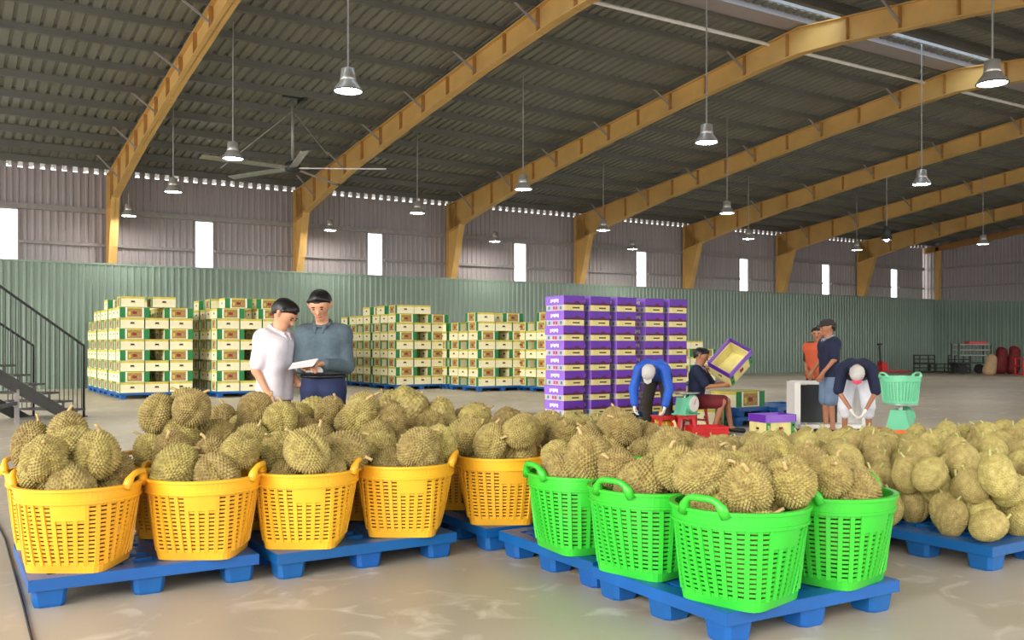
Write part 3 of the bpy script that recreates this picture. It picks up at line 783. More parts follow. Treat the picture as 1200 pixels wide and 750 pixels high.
for i, (x, y, z, r, c, bi) in enumerate(ALL):
    q = orient(c); d = toimg((x, y, z))[2]
    if i in SINGLE:
        if c == 'f': ms = DN['field'] if d < 9 else DN['fieldlow']
        else: ms = DN['near'] if d < 7.2 else DN['mid']
        me = rng.choice(ms); rr = r * (.97 if c != 'f' else .98)
        where = {'y': 'a yellow basket', 'g': 'a green basket', 'f': None}[c]
        lab = ('spiky olive durian heaped in the back rows of ' + where.replace('a ', '') + 's') if where else 'smooth pale durian in the loose pile on the blue pallets'
        if bi in DW: lab = 'spiky olive durian heaped in the ' + DW[bi]
        o = put('durian', me, None, (x, y, z), q, rr)
        tag(o, lab, 'durian', {'y': 'durians in the yellow baskets', 'g': 'durians in the green baskets', 'f': 'durians in the loose pile'}[c] if bi not in DW else 'durians in the ' + DW[bi])
        el = max(v.co.z for v in me.vertices) if 'el' not in me else me['el']; me['el'] = el
        put('stem', rng.choice(STG if c == 'f' else STB), o, (0, 0, el * .93))
    else:
        me = rng.choice(DN['fieldlow'] if (c == 'f') else DN['mid'])
        if d > 30: continue
        M = q.to_matrix() * r
        A = np.array([v.co for v in me.vertices]) @ np.array(M).T + np.array((x, y, z))
        SV.add(A.tolist(), [tuple(p.vertices) for p in me.polygons], 1 if c == 'f' else 0)
        if c == 'f' and cnt[i] > 0:
            st = rng.choice(STG); el = max(v.co.z for v in me.vertices)
            A = (np.array([v.co for v in st.vertices]) + np.array((0, 0, el * .93))) @ np.array(M).T + np.array((x, y, z))
            SV.add(A.tolist(), [tuple(p.vertices) for p in st.polygons], 2)
o = SV.build('durian_bulk', [dur, dur2, stemg]); tag(o, 'remaining durians lying under and behind the others in baskets and pile', 'durians', kind='stuff')
print('DURIANS', len(ALL), 'single', len(SINGLE), 'cartons ind', n_ind, 'stuff', len(stuff_cart), 'tris bulk', len(SV.f))

# ------------------------------------------------------------------ people: smooth bodies from blended limb volumes
class Vol:
    def __init__(s, lo, hi, h):
        s.lo = np.array(lo, float); s.h = h; s.n = np.ceil((np.array(hi) - s.lo) / h).astype(int) + 1; s.f = np.full(s.n, .3)
    def _sub(s, lo, hi):
        a = np.clip(np.floor((lo - s.lo) / s.h).astype(int), 0, s.n); b = np.clip(np.ceil((hi - s.lo) / s.h).astype(int) + 1, 0, s.n)
        if (b <= a).any(): return None, None
        sl = tuple(slice(a[i], b[i]) for i in range(3))
        g = np.meshgrid(*[s.lo[i] + s.h * np.arange(a[i], b[i]) for i in range(3)], indexing='ij'); return sl, g
    def cone(s, a, b, r1, r2=None, k=.025):
        r2 = r1 if r2 is None else r2; a = np.array(a, float); b = np.array(b, float); m = max(r1, r2) + .09
        sl, g = s._sub(np.minimum(a, b) - m, np.maximum(a, b) + m)
        if sl is None: return s
        d = b - a; L2 = max(d @ d, 1e-9)
        t = np.clip(sum((g[i] - a[i]) * d[i] for i in range(3)) / L2, 0, 1)
        q = np.sqrt(sum((g[i] - a[i] - t * d[i]) ** 2 for i in range(3))) - (r1 + (r2 - r1) * t)
        f = s.f[sl]; hh = np.maximum(k - np.abs(f - q), 0) / k; s.f[sl] = np.minimum(f, q) - hh * hh * k * .25; return s
    def ball(s, c, r, k=.02): return s.cone(c, c, r, r, k)
    def cut(s, p, n):                                   # remove everything on the side n points to
        p = np.array(p, float); n = np.array(n, float); n /= np.linalg.norm(n)
        g = np.meshgrid(*[s.lo[i] + s.h * np.arange(s.n[i]) for i in range(3)], indexing='ij')
        s.f = np.maximum(s.f, sum((g[i] - p[i]) * n[i] for i in range(3))); return s
    def surf(s):
        f = s.f; sg = f < 0; n = s.n; acc = np.zeros(tuple(n - 1) + (3,)); cn = np.zeros(tuple(n - 1))
        def cellslice(off): return tuple(slice(o, n[i] - 1 + o) for i, o in enumerate(off))
        for ax in range(3):
            o1, o2 = [i for i in range(3) if i != ax]
            for a in (0, 1):
                for b in (0, 1):
                    off = [0, 0, 0]; off[o1] = a; off[o2] = b; off2 = list(off); off2[ax] = 1
                    f0, f1 = f[cellslice(off)], f[cellslice(off2)]; m = (f0 < 0) != (f1 < 0)
                    t = np.where(m, f0 / np.where(m, f0 - f1, 1), 0)
                    for i in range(3): acc[..., i] += np.where(m, (t if i == ax else off[i]), 0)
                    cn += m
        act = cn > 0; idx = np.full(act.shape, -1); idx[act] = np.arange(act.sum()); ijk = np.argwhere(act)
        V = s.lo + (ijk + acc[act] / cn[act][:, None]) * s.h
        F = []
        for ax in range(3):
            u, v = (ax + 1) % 3, (ax + 2) % 3
            A = np.take(sg, range(n[ax] - 1), ax); B = np.take(sg, range(1, n[ax]), ax); e = np.argwhere(A != B)
            e = e[(e[:, u] > 0) & (e[:, v] > 0) & (e[:, u] < n[u] - 1) & (e[:, v] < n[v] - 1)]
            if not len(e): continue
            def c(du, dv):
                q = e.copy(); q[:, u] += du; q[:, v] += dv; return idx[q[:, 0], q[:, 1], q[:, 2]]
            Q = np.stack([c(-1, -1), c(0, -1), c(0, 0), c(-1, 0)], 1); fl = ~A[e[:, 0], e[:, 1], e[:, 2]]; Q[fl] = Q[fl][:, ::-1]; F.append(Q)
        F = np.concatenate(F); F = F[(F >= 0).all(1)]; return V, F
def lump(vs):
    mb = MB()
    for v in vs:
        V, F = v.surf(); mb.add(V.tolist(), F.tolist())
    return mb
A_ = lambda *a: np.array(a, float)
def unit(v): v = np.array(v, float); return v / (np.linalg.norm(v) + 1e-9)
def hand_vol(wr, di, nrm, curl, left, thumb_out=.6):
    di = unit(di); nrm = unit(nrm - np.dot(nrm, di) * di); sd = np.cross(di, nrm) * (1 if left else -1)
    v = Vol(wr - .24, wr + .24, .0055); pal = wr + di * .05
    for q in (-.026, -.009, .009, .026): v.cone(wr + di * .0 + sd * q * .6, wr + di * .085 + sd * q, .015, .013, .012)
    v.cone(wr - di * .05, wr + di * .02, .024, .02, .02)
    for q, L in ((-.030, .062), (-.010, .078), (.010, .084), (.030, .074)):
        p = wr + di * .085 + sd * q; d = di.copy()
        for j, (ln, rr) in enumerate(((.45, .0095), (.32, .0085), (.23, .0078))):
            ca, sa = math.cos(curl * (j + .6) * .8), math.sin(curl * (j + .6) * .8); d2 = di * ca + nrm * sa; q2 = p + d2 * L * ln; v.cone(p, q2, rr, rr * .92, .004); p = q2
    p = wr + di * .03 + sd * .032; d2 = unit(di * .75 + sd * thumb_out + nrm * .35); m = p + d2 * .038; v.cone(p, m, .0125, .0105, .008); v.cone(m, m + unit(di + nrm * .5 + sd * .1) * .032, .0105, .0085, .004)
    return v
skin = mat('skin', (206, 150, 118), .55, var=.05, scale=12); skin2 = mat('skin_tan', (172, 116, 84), .55, var=.06, scale=12)
hairm = mat('black_hair', (22, 18, 18), .45, var=.2, scale=40); eyem = mat('eye_dark', (20, 14, 12), .3); lipm = mat('lips', (168, 92, 84), .5)
def person(label, pos, yaw, J, skinm, wear, head=None, hands=None, hairstyle='short', h=.0105, curl=.7, gloves=None):
    """J: joints in a local frame, y forward, x to the person's right, z up"""
    root = thing('person', label, 'person', (pos[0], pos[1], pos[2] if len(pos) > 2 else 0), yaw)
    J = {k: A_(*v) for k, v in J.items()}
    allp = np.array(list(J.values())); lo, hi = allp.min(0) - .22, allp.max(0) + .22
    nk, pv = J['neck'], J['pelvis']; up = unit(nk - pv); rt = unit(J['shR'] - J['shL']); fw = np.cross(up, rt) * 1.0
    hc = J['head']; hf, hu = head; hf = unit(hf); hu = unit(hu - np.dot(hu, hf) * hf); hr = np.cross(hf, hu)
    mid = pv + (nk - pv) * .42; ch = pv + (nk - pv) * .74
    def torso(v, e, low=0.0):
        for s in (-1, 1):
            v.cone(pv + rt * s * .078 - up * low, mid + rt * s * .066, .098 + e, .09 + e, .05); v.cone(mid + rt * s * .066, ch + rt * s * .082, .09 + e, .104 + e, .05)
            v.cone(ch + rt * s * .082, (J['shR'] if s > 0 else J['shL']) - up * .015, .098 + e, .06 + e, .06)
            v.cone((J['shR'] if s > 0 else J['shL']), nk - up * .035, .046 + e, .044 + e, .05)
    def arm(v, S, e, upto):
        sh, el, wr = J['sh' + S], J['el' + S], J['wr' + S]
        if upto <= 1: v.cone(sh, sh + (el - sh) * upto, .056 + e, .046 + e, .03)
        else: v.cone(sh, el, .056 + e, .042 + e, .03); v.cone(el, el + (wr - el) * (upto - 1), .041 + e, .030 + e, .02)
    def leg(v, S, e, upto):
        hp, kn, an = J['hp' + S], J['kn' + S], J['an' + S]
        if upto <= 1: v.cone(hp, hp + (kn - hp) * upto, .085 + e, .066 + e + .01, .015)
        else: v.cone(hp, kn, .085 + e, .06 + e, .04); v.cone(kn, kn + (an - kn) * (upto - 1), .058 + e, .042 + e, .03)
    b = Vol(lo, hi, h); torso(b, -.012)
    for S in 'LR':
        arm(b, S, -.006, 2); leg(b, S, -.008, 2); an, to = J['an' + S], J['to' + S]; b.cone(an - A_(0, 0, .02), to, .036, .03, .03)
    b.cone(nk - up * .03, hc - hu * .05 - hf * .012, .056, .052, .03)
    b.cone(hc + hu * .022 - hf * .028, hc + hu * .022 + hf * .022, .083, .078, .03); b.cone(hc - hu * .03 + hf * .03, hc - hu * .078 + hf * .05, .058, .034, .035)
    b.cone(hc + hf * .092, hc - hu * .026 + hf * .106, .008, .014, .012)
    for s in (-1, 1): b.cone(hc + hr * s * .083 - hu * .015 - hf * .005, hc + hr * s * .09 + hu * .02 - hf * .012, .012, .018, .01)
    vols = [b]; hv = []
    for S in 'LR':
        hd = hands and hands.get(S); di = unit(J['wr' + S] - J['el' + S]) if not hd else unit(A_(*hd[0])); nr = A_(*hd[1]) if hd else -rt * (1 if S == 'R' else -1)
        hv.append(hand_vol(J['wr' + S], di, nr, hd[2] if hd and len(hd) > 2 else curl, S == 'L'))
    if not gloves: vols += hv
    lump(vols).build('body', skinm, root, True)
    if gloves:
        for g_ in hv: lump([g_]).build('glove', gloves, root, True)
    # eyes, brows, mouth
    R3 = Matrix((hr, hf, hu)).transposed()
    for s in (-1, 1):
        MB().ell(hc + hr * s * .032 + hf * .092 + hu * .008, (.012, .008, .006), 8, 6, 0, R3).build('eye', eyem, root, True)
        MB().ell(hc + hr * s * .034 + hf * .096 + hu * .027, (.02, .007, .004), 8, 6, 0, R3).build('eyebrow', hairm, root, True)
    MB().ell(hc + hf * .088 - hu * .062, (.024, .008, .006), 8, 6, 0, R3).build('mouth', lipm, root, True)
    hb = Vol(hc - .2, hc + .2, .008)
    hb.cone(hc + hu * .032 - hf * .034, hc + hu * .036 + hf * .02, .097, .09, .02); hb.cone(hc - hu * .03 - hf * .05, hc + hu * .0 - hf * .05, .066, .08, .02)
    if hairstyle == 'short': hb.cone(hc + hu * .085 + hf * .03, hc + hu * .076 + hf * .07, .034, .022, .02); [hb.cone(hc + hu * .05 + hr * s * .082 + hf * .02, hc + hu * .0 + hr * s * .084 + hf * .012, .018, .01, .01) for s in (-1, 1)]; hb.cone(hc + hu * .1 + hf * .0, hc + hu * .095 + hf * .06, .03, .028, .02); hb.cut(hc + hf * .055 + hu * .06, hf * .62 - hu * .78)
    else: hb.cut(hc + hf * .02 - hu * .01, hf * .5 - hu * .85)
    if any(k_[1] == 'cap' for k_ in wear): hb.cut(hc + hu * .03, hu)
    else:
        for t_ in range(-5, 6):
            a_ = t_ * .2; dv = hf * math.cos(a_) + hr * math.sin(a_)
            hb.cone(hc + dv * .066 + hu * .072, hc + dv * (.092 - .004 * abs(t_)) + hu * (.052 - .012 * (t_ % 3 == 0) - .004 * abs(t_)), .017, .007, .012)
    lump([hb]).build('hair', hairm, root, True)
    for nm, kind, m, e, upto in wear:
        v = Vol(lo, hi, h * .95)
        if kind == 'top':
            torso(v, e, .14); v.cut(nk + up * .005, unit(up * .9 + fw * .45)); v.cut(pv + up * HEM.get(nm, -.1), -up); [arm(v, S, e * .8 + .004, upto) for S in 'LR']
        elif kind == 'bottom':
            for s in (-1, 1): v.cone(pv + rt * s * .07 + up * .02, pv + rt * s * .07 - up * .03, .10 + e, .10 + e, .04)
            v.cut(pv + up * .085, up); [leg(v, S, e + .004, upto) for S in 'LR']
        elif kind == 'shoes':
            for S in 'LR': v.cone(J['an' + S] - A_(0, 0, .035), J['to' + S] + A_(0, 0, .004), .042, .036, .03)
            v.cut(A_(0, 0, min(J['anL'][2], J['anR'][2]) - .085), A_(0, 0, -1))
        elif kind == 'collar':
            for t in range(10):
                a0, a1 = t / 10 * 2 * math.pi, (t + 1) / 10 * 2 * math.pi
                q = lambda a: nk + up * (.012 - .03 * math.cos(a)) + rt * .066 * math.sin(a) + fw * .066 * math.cos(a)
                v.cone(q(a0), q(a1), .014, .014, .006)
            for s_ in (-1, 1): v.cone(nk + fw * .078 - up * .02 + rt * s_ * .045, nk + fw * .112 - up * .07 + rt * s_ * .032, .016, .008, .008); v.cone(nk + fw * .085 - up * .03 + rt * s_ * .03, nk + fw * .112 - up * .07 + rt * s_ * .032, .012, .008, .008)
        elif kind == 'vest': torso(v, e, .05); v.cut(nk + up * .0, up)
        elif kind == 'cap':
            v.cone(hc + hu * .035 - hf * .03, hc + hu * .04 + hf * .02, .098, .092, .02); v.cut(hc + hu * .03, -hu)
        elif kind == 'brim':
            for s in np.linspace(-1, 1, 11): v.cone(hc + hu * .048 + hf * .07 + hr * s * .055, hc + hu * .035 + hf * (.165 - .03 * abs(s)) + hr * s * .05, .009, .007, .012)
        elif kind == 'belt':
            for t in range(16):
                a0, a1 = t / 16 * 2 * math.pi, (t + 1) / 16 * 2 * math.pi
                q = lambda a: pv + up * .07 + rt * .183 * math.sin(a) + fw * .112 * math.cos(a)
                v.cone(q(a0), q(a1), .017, .017, .006)
        lump([v]).build(nm, m, root, True)
    return root
HEM = {'sweater': .088, 'shirt': -.10, 'jacket': .0, 'polo_shirt': -.10}
def world_yaw(rx, dy):                                 # facing given as camera-relative (right, away) direction
    a = W(rx, dy) - W(0, 0); return math.atan2(a.y, a.x) - math.pi / 2
def stand(H=1.70, **k):
    s = H / 1.72
    J = dict(pelvis=(0, 0, .96), neck=(0, .01, 1.45), head=(0, .035, 1.60), shL=(-.16, 0, 1.375), shR=(.16, 0, 1.375), elL=(-.2, -.02, 1.11), elR=(.2, -.02, 1.11), wrL=(-.2, .06, .88), wrR=(.2, .06, .88),
             hpL=(-.09, 0, .90), hpR=(.09, 0, .90), knL=(-.1, .02, .49), knR=(.1, .02, .49), anL=(-.11, 0, .09), anR=(.11, 0, .09), toL=(-.13, .17, .035), toR=(.13, .17, .035))
    J.update(k); return {a: tuple(c * s for c in v) for a, v in J.items()}
shirt_w = mat('white_shirt_cloth', (232, 224, 232), .8, var=.05, scale=20, bump=.3, bscale=14); sweat = mat('grey_sweater_knit', (82, 98, 108), .9, var=.1, scale=30, bump=.3, bscale=40)
navy = mat('navy_cloth', (24, 32, 62), .85, var=.15, scale=12, bump=.3, bscale=14); tro = mat('navy_trousers', (26, 38, 78), .8, var=.1); khaki = mat('khaki_trousers', (150, 132, 96), .8)
bluej = mat('blue_jacket', (22, 88, 196), .6, var=.12, bump=.3, bscale=14); darktr = mat('dark_trousers', (52, 46, 36), .85); whitetr = mat('white_trousers', (226, 226, 236), .8, bump=.3, bscale=14)
greysh = mat('blue_grey_shorts', (112, 134, 164), .8); maro = mat('maroon_shorts', (112, 26, 36), .8); capg = mat('pale_grey_cap', (196, 192, 188), .8); capd = mat('dark_cap', (44, 42, 46), .8); capp = mat('pink_brim', (222, 74, 104), .7)
orv = mat('orange_vest', (196, 84, 44), .7); glov = mat('white_glove', (238, 236, 230), .85); shoe = mat('dark_shoe', (30, 28, 28), .5); belt = mat('black_belt', (20, 20, 24), .4); colr = mat('collar_grey', (150, 150, 158), .8)
# man in white shirt: looks down to the right
p1 = pxd(322, 7.75)
person('man in white short sleeved shirt looking down beside the durian baskets', p1, world_yaw(.9, -.32),
       stand(1.70, head=(0, .10, 1.575), neck=(0, .03, 1.44), elR=(.21, -.04, 1.11), wrR=(.18, .08, .88), elL=(-.2, .0, 1.11), wrL=(-.12, .18, .98)), skin,
       [('shirt', 'top', shirt_w, .018, .78), ('collar', 'collar', shirt_w, 0, 0), ('trousers', 'bottom', khaki, -.004, 1.97), ('shoes', 'shoes', shoe, 0, 0)], head=(A_(0, .82, -.57), A_(0, .57, .82)),
       hands={'R': ((-.1, .35, -1), (-1, .2, 0), .7), 'L': ((.4, .9, .1), (0, 0, -1), .5)})
# man in grey sweater reading papers
p2 = pxd(379, 7.75)
m2 = person('man in grey long sleeved sweater reading papers held in his hands', p2, world_yaw(-.12, -1),
       stand(1.75, head=(.005, .075, 1.60), elL=(-.2, .0, 1.11), elR=(.2, .0, 1.11), wrL=(-.085, .24, 1.13), wrR=(.085, .25, 1.10)), skin,
       [('sweater', 'top', sweat, .018, 1.93), ('collar', 'collar', sweat, 0, 0), ('trousers', 'bottom', tro, .012, 1.97), ('belt', 'belt', belt, 0, 0), ('shoes', 'shoes', shoe, 0, 0)], head=(A_(-.1, .86, -.42), A_(0, .42, .9)),
       hands={'L': ((.75, .5, .1), (0, .1, -1), .5), 'R': ((-.8, .4, .05), (0, .1, -1), .6)})
MB().bar((-.075, .25, 1.112), (.075, .25, 1.112), .02, .045).build('watch', white_p, m2).location = (-.0, -.005, -.005)
q = Matrix.Rotation(world_yaw(-.12, -1), 3, 'Z')
pap = MB()
for t in range(3): pap.box((0, 0, t * .0025), (.21, .148, .0018), Matrix.Rotation(.06 * t, 3, 'Z'))
o = pap.build('paper_sheets', mat('paper', (236, 228, 230), .7)); tag(o, 'pale paper sheets held by the man in the grey sweater', 'paper')
o.rotation_mode = 'QUATERNION'; o.rotation_quaternion = (q @ Matrix.Rotation(-.35, 3, 'X') @ Matrix.Rotation(.15, 3, 'Y')).to_quaternion()
lp = q @ Vector((.05, .345, 1.15)); o.location = (p2.x + lp.x, p2.y + lp.y, lp.z)
# worker bent over in blue jacket
bend = dict(pelvis=(0, -.18, .86), neck=(0, .36, 1.0), head=(0, .51, .90), shL=(-.18, .31, .95), shR=(.18, .31, .95), elL=(-.26, .36, .68), elR=(.26, .36, .68), wrL=(-.22, .46, .44), wrR=(.22, .46, .44),
            hpL=(-.1, -.17, .82), hpR=(.1, -.17, .82), knL=(-.15, -.06, .46), knR=(.15, -.06, .46), anL=(-.16, -.16, .09), anR=(.16, -.16, .09), toL=(-.18, .01, .035), toR=(.18, .01, .035))
HD = lambda: (A_(0, .35, -.93), A_(0, .93, .35))
p3 = pxd(769, 13.7)
person('worker in blue jacket and pale cap bending over the durians', p3, world_yaw(-.35, -.94), bend, skin2,
       [('jacket', 'top', bluej, .026, 1.9), ('trousers', 'bottom', darktr, .018, 1.97), ('shoes', 'shoes', shoe, 0, 0), ('cap', 'cap', capg, 0, 0), ('cap_brim', 'brim', capg, 0, 0)], head=HD(), gloves=glov)
# seated worker shaking out a carton
sit = dict(pelvis=(0, 0, .50), neck=(0, .06, .99), head=(0, .09, 1.14), shL=(-.175, .05, .94), shR=(.175, .05, .94), elL=(-.22, .22, .70), elR=(.23, .20, .70), wrL=(-.12, .46, .76), wrR=(.12, .44, .72),
           hpL=(-.1, .04, .47), hpR=(.1, .04, .47), knL=(-.14, .44, .47), knR=(.16, .42, .47), anL=(-.15, .50, .09), anR=(.14, .30, .09), toL=(-.16, .68, .035), toR=(.15, .47, .035))
p4 = pxd(815, 13.9)
person('seated worker in navy shirt and maroon shorts lifting a carton', p4, world_yaw(.93, -.36), sit, skin2,
       [('shirt', 'top', navy, .02, .85), ('collar', 'collar', colr, 0, 0), ('shorts', 'bottom', maro, .016, .85), ('sandals', 'shoes', shoe, 0, 0)], head=(A_(.1, .95, -.3), A_(0, .3, .95)), hands={'L': ((.1, 1, .25), (.6, 0, .6), .8), 'R': ((0, 1, .15), (-.6, 0, .6), .8)})
# standing worker in cap, seen from the side
p5 = pxd(972, 13.75)
person('standing worker in navy polo shirt, grey shorts and dark cap', p5, world_yaw(-1, -.12),
       stand(1.68, elL=(-.23, .04, 1.12), wrL=(-.2, .2, .92), elR=(.23, .02, 1.12), wrR=(.2, .18, .93)), skin2,
       [('polo_shirt', 'top', navy, .022, .8), ('collar', 'collar', colr, 0, 0), ('shorts', 'bottom', greysh, .014, .95), ('shoes', 'shoes', shoe, 0, 0), ('cap', 'cap', capd, 0, 0), ('cap_brim', 'brim', capd, 0, 0)], head=(A_(0, 1, -.12), A_(0, .1, 1)),
       hands={'L': ((.1, .5, -.9), (1, 0, 0), .7), 'R': ((-.1, .5, -.9), (-1, 0, 0), .7)})
p6 = pxd(959, 14.7)
person('worker in orange vest half hidden behind the worker in navy polo', p6, world_yaw(-.5, -.85), stand(1.60, wrL=(-.15, .22, 1.0), wrR=(.15, .22, 1.0)), skin2,
       [('shirt', 'top', mat('dark_shirt', (60, 30, 30), .85), .014, .8), ('vest', 'vest', orv, .03, 0), ('trousers', 'bottom', darktr, .018, 1.97), ('shoes', 'shoes', shoe, 0, 0)], head=(A_(0, 1, -.2), A_(0, .2, 1)))
# worker bending forward with cap, white trousers and gloves
bend2 = dict(bend); bend2.update(neck=(0, .30, 1.02), head=(0, .44, .90), shL=(-.18, .26, .98), shR=(.18, .26, .98), elL=(-.24, .32, .68), elR=(.24, .32, .68), wrL=(-.10, .40, .42), wrR=(.07, .40, .42), pelvis=(0, -.2, .90), hpL=(-.1, -.19, .86), hpR=(.1, -.19, .86))
p7 = pxd(1004, 12.9)
person('worker in navy shirt, white trousers and gloves stooping over the pile', p7, world_yaw(-.36, -1), bend2, skin2,
       [('shirt', 'top', navy, .026, .95), ('trousers', 'bottom', whitetr, .03, 1.3), ('shoes', 'shoes', shoe, 0, 0), ('cap', 'cap', capg, 0, 0), ('cap_brim', 'brim', capp, 0, 0)], head=(A_(0, .55, -.83), A_(0, .83, .55)), gloves=glov)

# ------------------------------------------------------------------ working corner: scales, stools, crates
def scale(pos, label, rz=0, plate=True):
    o = thing('dial_scale', label, 'scale', pos, rz)
    MB().poly_extrude([(-.15, -.11, 0), (.15, -.11, 0), (.09, -.11, .25), (-.09, -.11, .25)], (0, .2, 0)).box((0, -.01, .01), (.34, .26, .02)).build('housing', mintm, o)
    mb = MB(); mb.lathe([(.135, 0), (.135, .035), (.12, .045)], 24); mb.v = [(x, -.11 - z, y + .16) for x, y, z in mb.v]; mb.build('dial_case', mintm, o, False)
    mb = MB(); mb.lathe([(.112, .044), (.112, .048)], 24); mb.v = [(x, -.11 - z, y + .16) for x, y, z in mb.v]; dl = mb.build('dial_face', white_p, o)
    MB().box((.02, -.16, .19), (.008, .004, .09), Matrix.Rotation(.5, 3, 'Y')).build('needle', red, dl)
    MB().tube([(0, 0, .24), (0, 0, .31)], .03, 8).box((0, 0, .30), (.2, .03, .015)).box((0, 0, .30), (.03, .2, .015)).build('spindle', alum, o)
    if plate: MB().lathe([(.0, .305), (.2, .305), (.215, .322), (.21, .325), (.0, .315)], 24).build('weighing_plate', alum, o, True)
    return o
def stool(pos, rz, label, h=.3, group=None, m=None):
    o = thing('plastic_stool', label, 'stool', pos, rz, group); m = m or red
    MB().box((0, 0, h - .012), (.27, .27, .024)).box((0, 0, h - .035), (.25, .25, .04)).build('seat', m, o)
    for sx in (-1, 1):
        for sy in (-1, 1): MB().poly_extrude([(sx * .12, sy * .12, h - .03), (sx * .07, sy * .12, h - .03), (sx * .115, sy * .15, 0), (sx * .15, sy * .15, 0)], (0, -sy * .02, 0)).build('leg', m, o)
    for s in (-1, 1): MB().box((s * .13, 0, h * .45), (.015, .24, .03)).build('stretcher', m, o)
    return o
b0 = pxz(803, 510); stool(b0, -TH, 'red plastic stool under the dial scale', .3, None)
stool(b0 + W(-.3, .12), -TH + .3, 'red plastic stool beside the one carrying the dial scale', .28)
scale((b0.x, b0.y, .3), 'mint green dial scale with plate on a red stool', -TH + .75)
stool(p4, 0, 'red plastic stool under the seated worker', .41)
# yellow sack
ys = pxz(779, 508); vv = Vol((-.3, -.3, -.05), (.3, .3, .5), .012); vv.cone((-.05, 0, .1), (.06, .0, .12), .13, .12, .05); vv.cone((0, 0, .15), (.03, 0, .3), .11, .05, .06); vv.cone((-.06, .03, .2), (-.08, .0, .32), .05, .025, .05); vv.cut((0, 0, 0), (0, 0, -1))
tag(lump([vv]).build('plastic_sack', mat('yellow_sack', (244, 176, 30), .4, bump=.4, bscale=18), None, True, (ys.x, ys.y, 0)), 'crumpled yellow plastic sack beside the red stools', 'sack')
# slatted crates
def crate(pos, rz, label, m, size=(.5, .36, .26), cat='crate', group=None):
    o = thing('slatted_crate', label, cat, pos, rz, group); x, y, h = size
    MB().box((0, 0, .012), (x - .01, y - .01, .02)).build('base', m, o)
    for i in range(3):
        z = .04 + (h - .05) * i / 2
        for s in (-1, 1):
            MB().box((0, s * y / 2, z), (x, .014, .045)).build('slat', m, o); MB().box((s * x / 2, 0, z), (.014, y, .045)).build('slat', m, o)
    for sx in (-1, 1):
        for sy in (-1, 1): MB().box((sx * (x / 2 - .01), sy * (y / 2 - .01), h / 2), (.045, .045, h)).build('corner_post', m, o)
    return o
oc = pxz(1055, 527); crate(oc, -TH, 'orange slatted crate under the dial scale with the mint basket', orange, (.48, .36, .25))
scale((oc.x, oc.y, .25), 'mint green dial scale on the orange crate carrying a basket', -TH + 2.4, True)
mb_ = basket_meshes(mint); o = thing('plastic_basket', 'mint green slotted basket standing on the dial scale', 'basket', (oc.x, oc.y, .578), -TH + .2)
for nme in ('lattice', 'rim'): put(nme, mb_[nme], o, None, None, (.78, .78, .78))
for m in mb_['handles']: put('handle', m, o, None, None, (.78, .78, .78))
r1 = pxz(828, 512); crate(r1, -TH + .1, 'low red slatted crate at the feet of the seated worker', red, (.5, .34, .15))
# loose pallets and cartons behind the seated worker
bp = pxz(868, 497); pallet(PM_mid, bp.x + .2, bp.y + .2, 'bottom blue pallet of the short pile behind the seated worker', 'spare blue pallets')
pallet(PM_mid, bp.x + .22, bp.y + .2, 'upper blue pallet of the short pile behind the seated worker', 'spare blue pallets', .02, .15)
bp2 = pxz(925, 496); pallet(PM_mid, bp2.x + .1, bp2.y + .3, 'blue pallet lying behind the open purple carton', 'spare blue pallets', .03); pallet(PM_mid, bp2.x + .1, bp2.y + .3, 'second blue pallet lying on the one behind the open purple carton', 'spare blue pallets', .0, .15)
o = put('carton', CART, None, (bp.x - .02, bp.y + .05, .30), (0, 0, .05)); tag(o, 'cream and green carton lying on the short pile of blue pallets', 'carton')
bc = pxz(838, 500); o = put('carton', CART, None, (bc.x, bc.y + .1, 0), (0, 0, .4), (.6, .6, 1.2)); tag(o, 'small cream carton on the floor behind the seated worker', 'carton')
# open purple carton
gp = mat('carton_lime', (150, 190, 90), .6); oc2 = pxz(905, 512)
def open_carton(label, loc, q, big=1.0):
    o = thing('open_carton', label, 'carton', loc); o.rotation_mode = 'QUATERNION'; o.rotation_quaternion = q
    x, y, h, t = .50 * big, .38 * big, .24 * big, .012
    b = MB()
    b.box((0, 0, t), (x, y, t), mi=0)
    for s in (-1, 1): b.box((0, s * (y / 2 - t / 2), h / 2), (x, t, h), mi=0); b.box((s * (x / 2 - t / 2), 0, h / 2), (t, y - 2 * t, h), mi=0)
    for s in (-1, 1):
        for q_ in (-1, 1): b.box((q_ * x * .42, s * y / 2, h / 2), (x * .15, .006, h), mi=1); b.box((q_ * x * .42, s * y / 2, h * .3), (.03, .01, .03), mi=3); b.box((q_ * x * .42, s * y / 2, h * .75), (.03, .01, .03), mi=3)
        b.box((0, s * y / 2, h * .5), (.07, .008, .07), mi=2); b.box((s * x / 2, 0, h * .55), (.008, .06, .03), mi=3)
    b.build('box_base', [pcream, pdotg, cred, cdk], o)
    f = MB(); fh = .11 * big
    for s in (-1, 1): f.box((0, s * (y / 2 + .004), h + fh / 2 - .02), (x + .02, .01, fh), mi=0); f.box((s * (x / 2 + .004), 0, h + fh / 2 - .02), (.01, y + .02, fh), mi=1)
    for k in range(5): f.box((-.1 + k * .05, -y / 2 - .003, h + fh * .35), (.036, .006, .03 + .014 * (k % 2)), mi=2)
    f.build('lid_band', [purl_, purp, cwht], o); return o
open_carton('open purple banded carton standing on the floor near the white trolley', oc2, Matrix.Rotation(-.18, 3, 'Z').to_quaternion())
# carton being lifted by the seated worker
yq = Matrix.Rotation(world_yaw(.93, -.36), 3, 'Z')
hl = yq @ Vector((0, .66, .98)); Q = (Matrix.Rotation(-TH + .35, 3, 'Z') @ Matrix.Rotation(-.75, 3, 'Y') @ Matrix.Rotation(.65, 3, 'X')).to_quaternion()
lc = pxd(858, 13.75); lc.z = HC + (YH - 432) / F_PX * 13.75
open_carton('purple and lime carton tilted in the hands of the seated worker', lc, Q, 1.0)
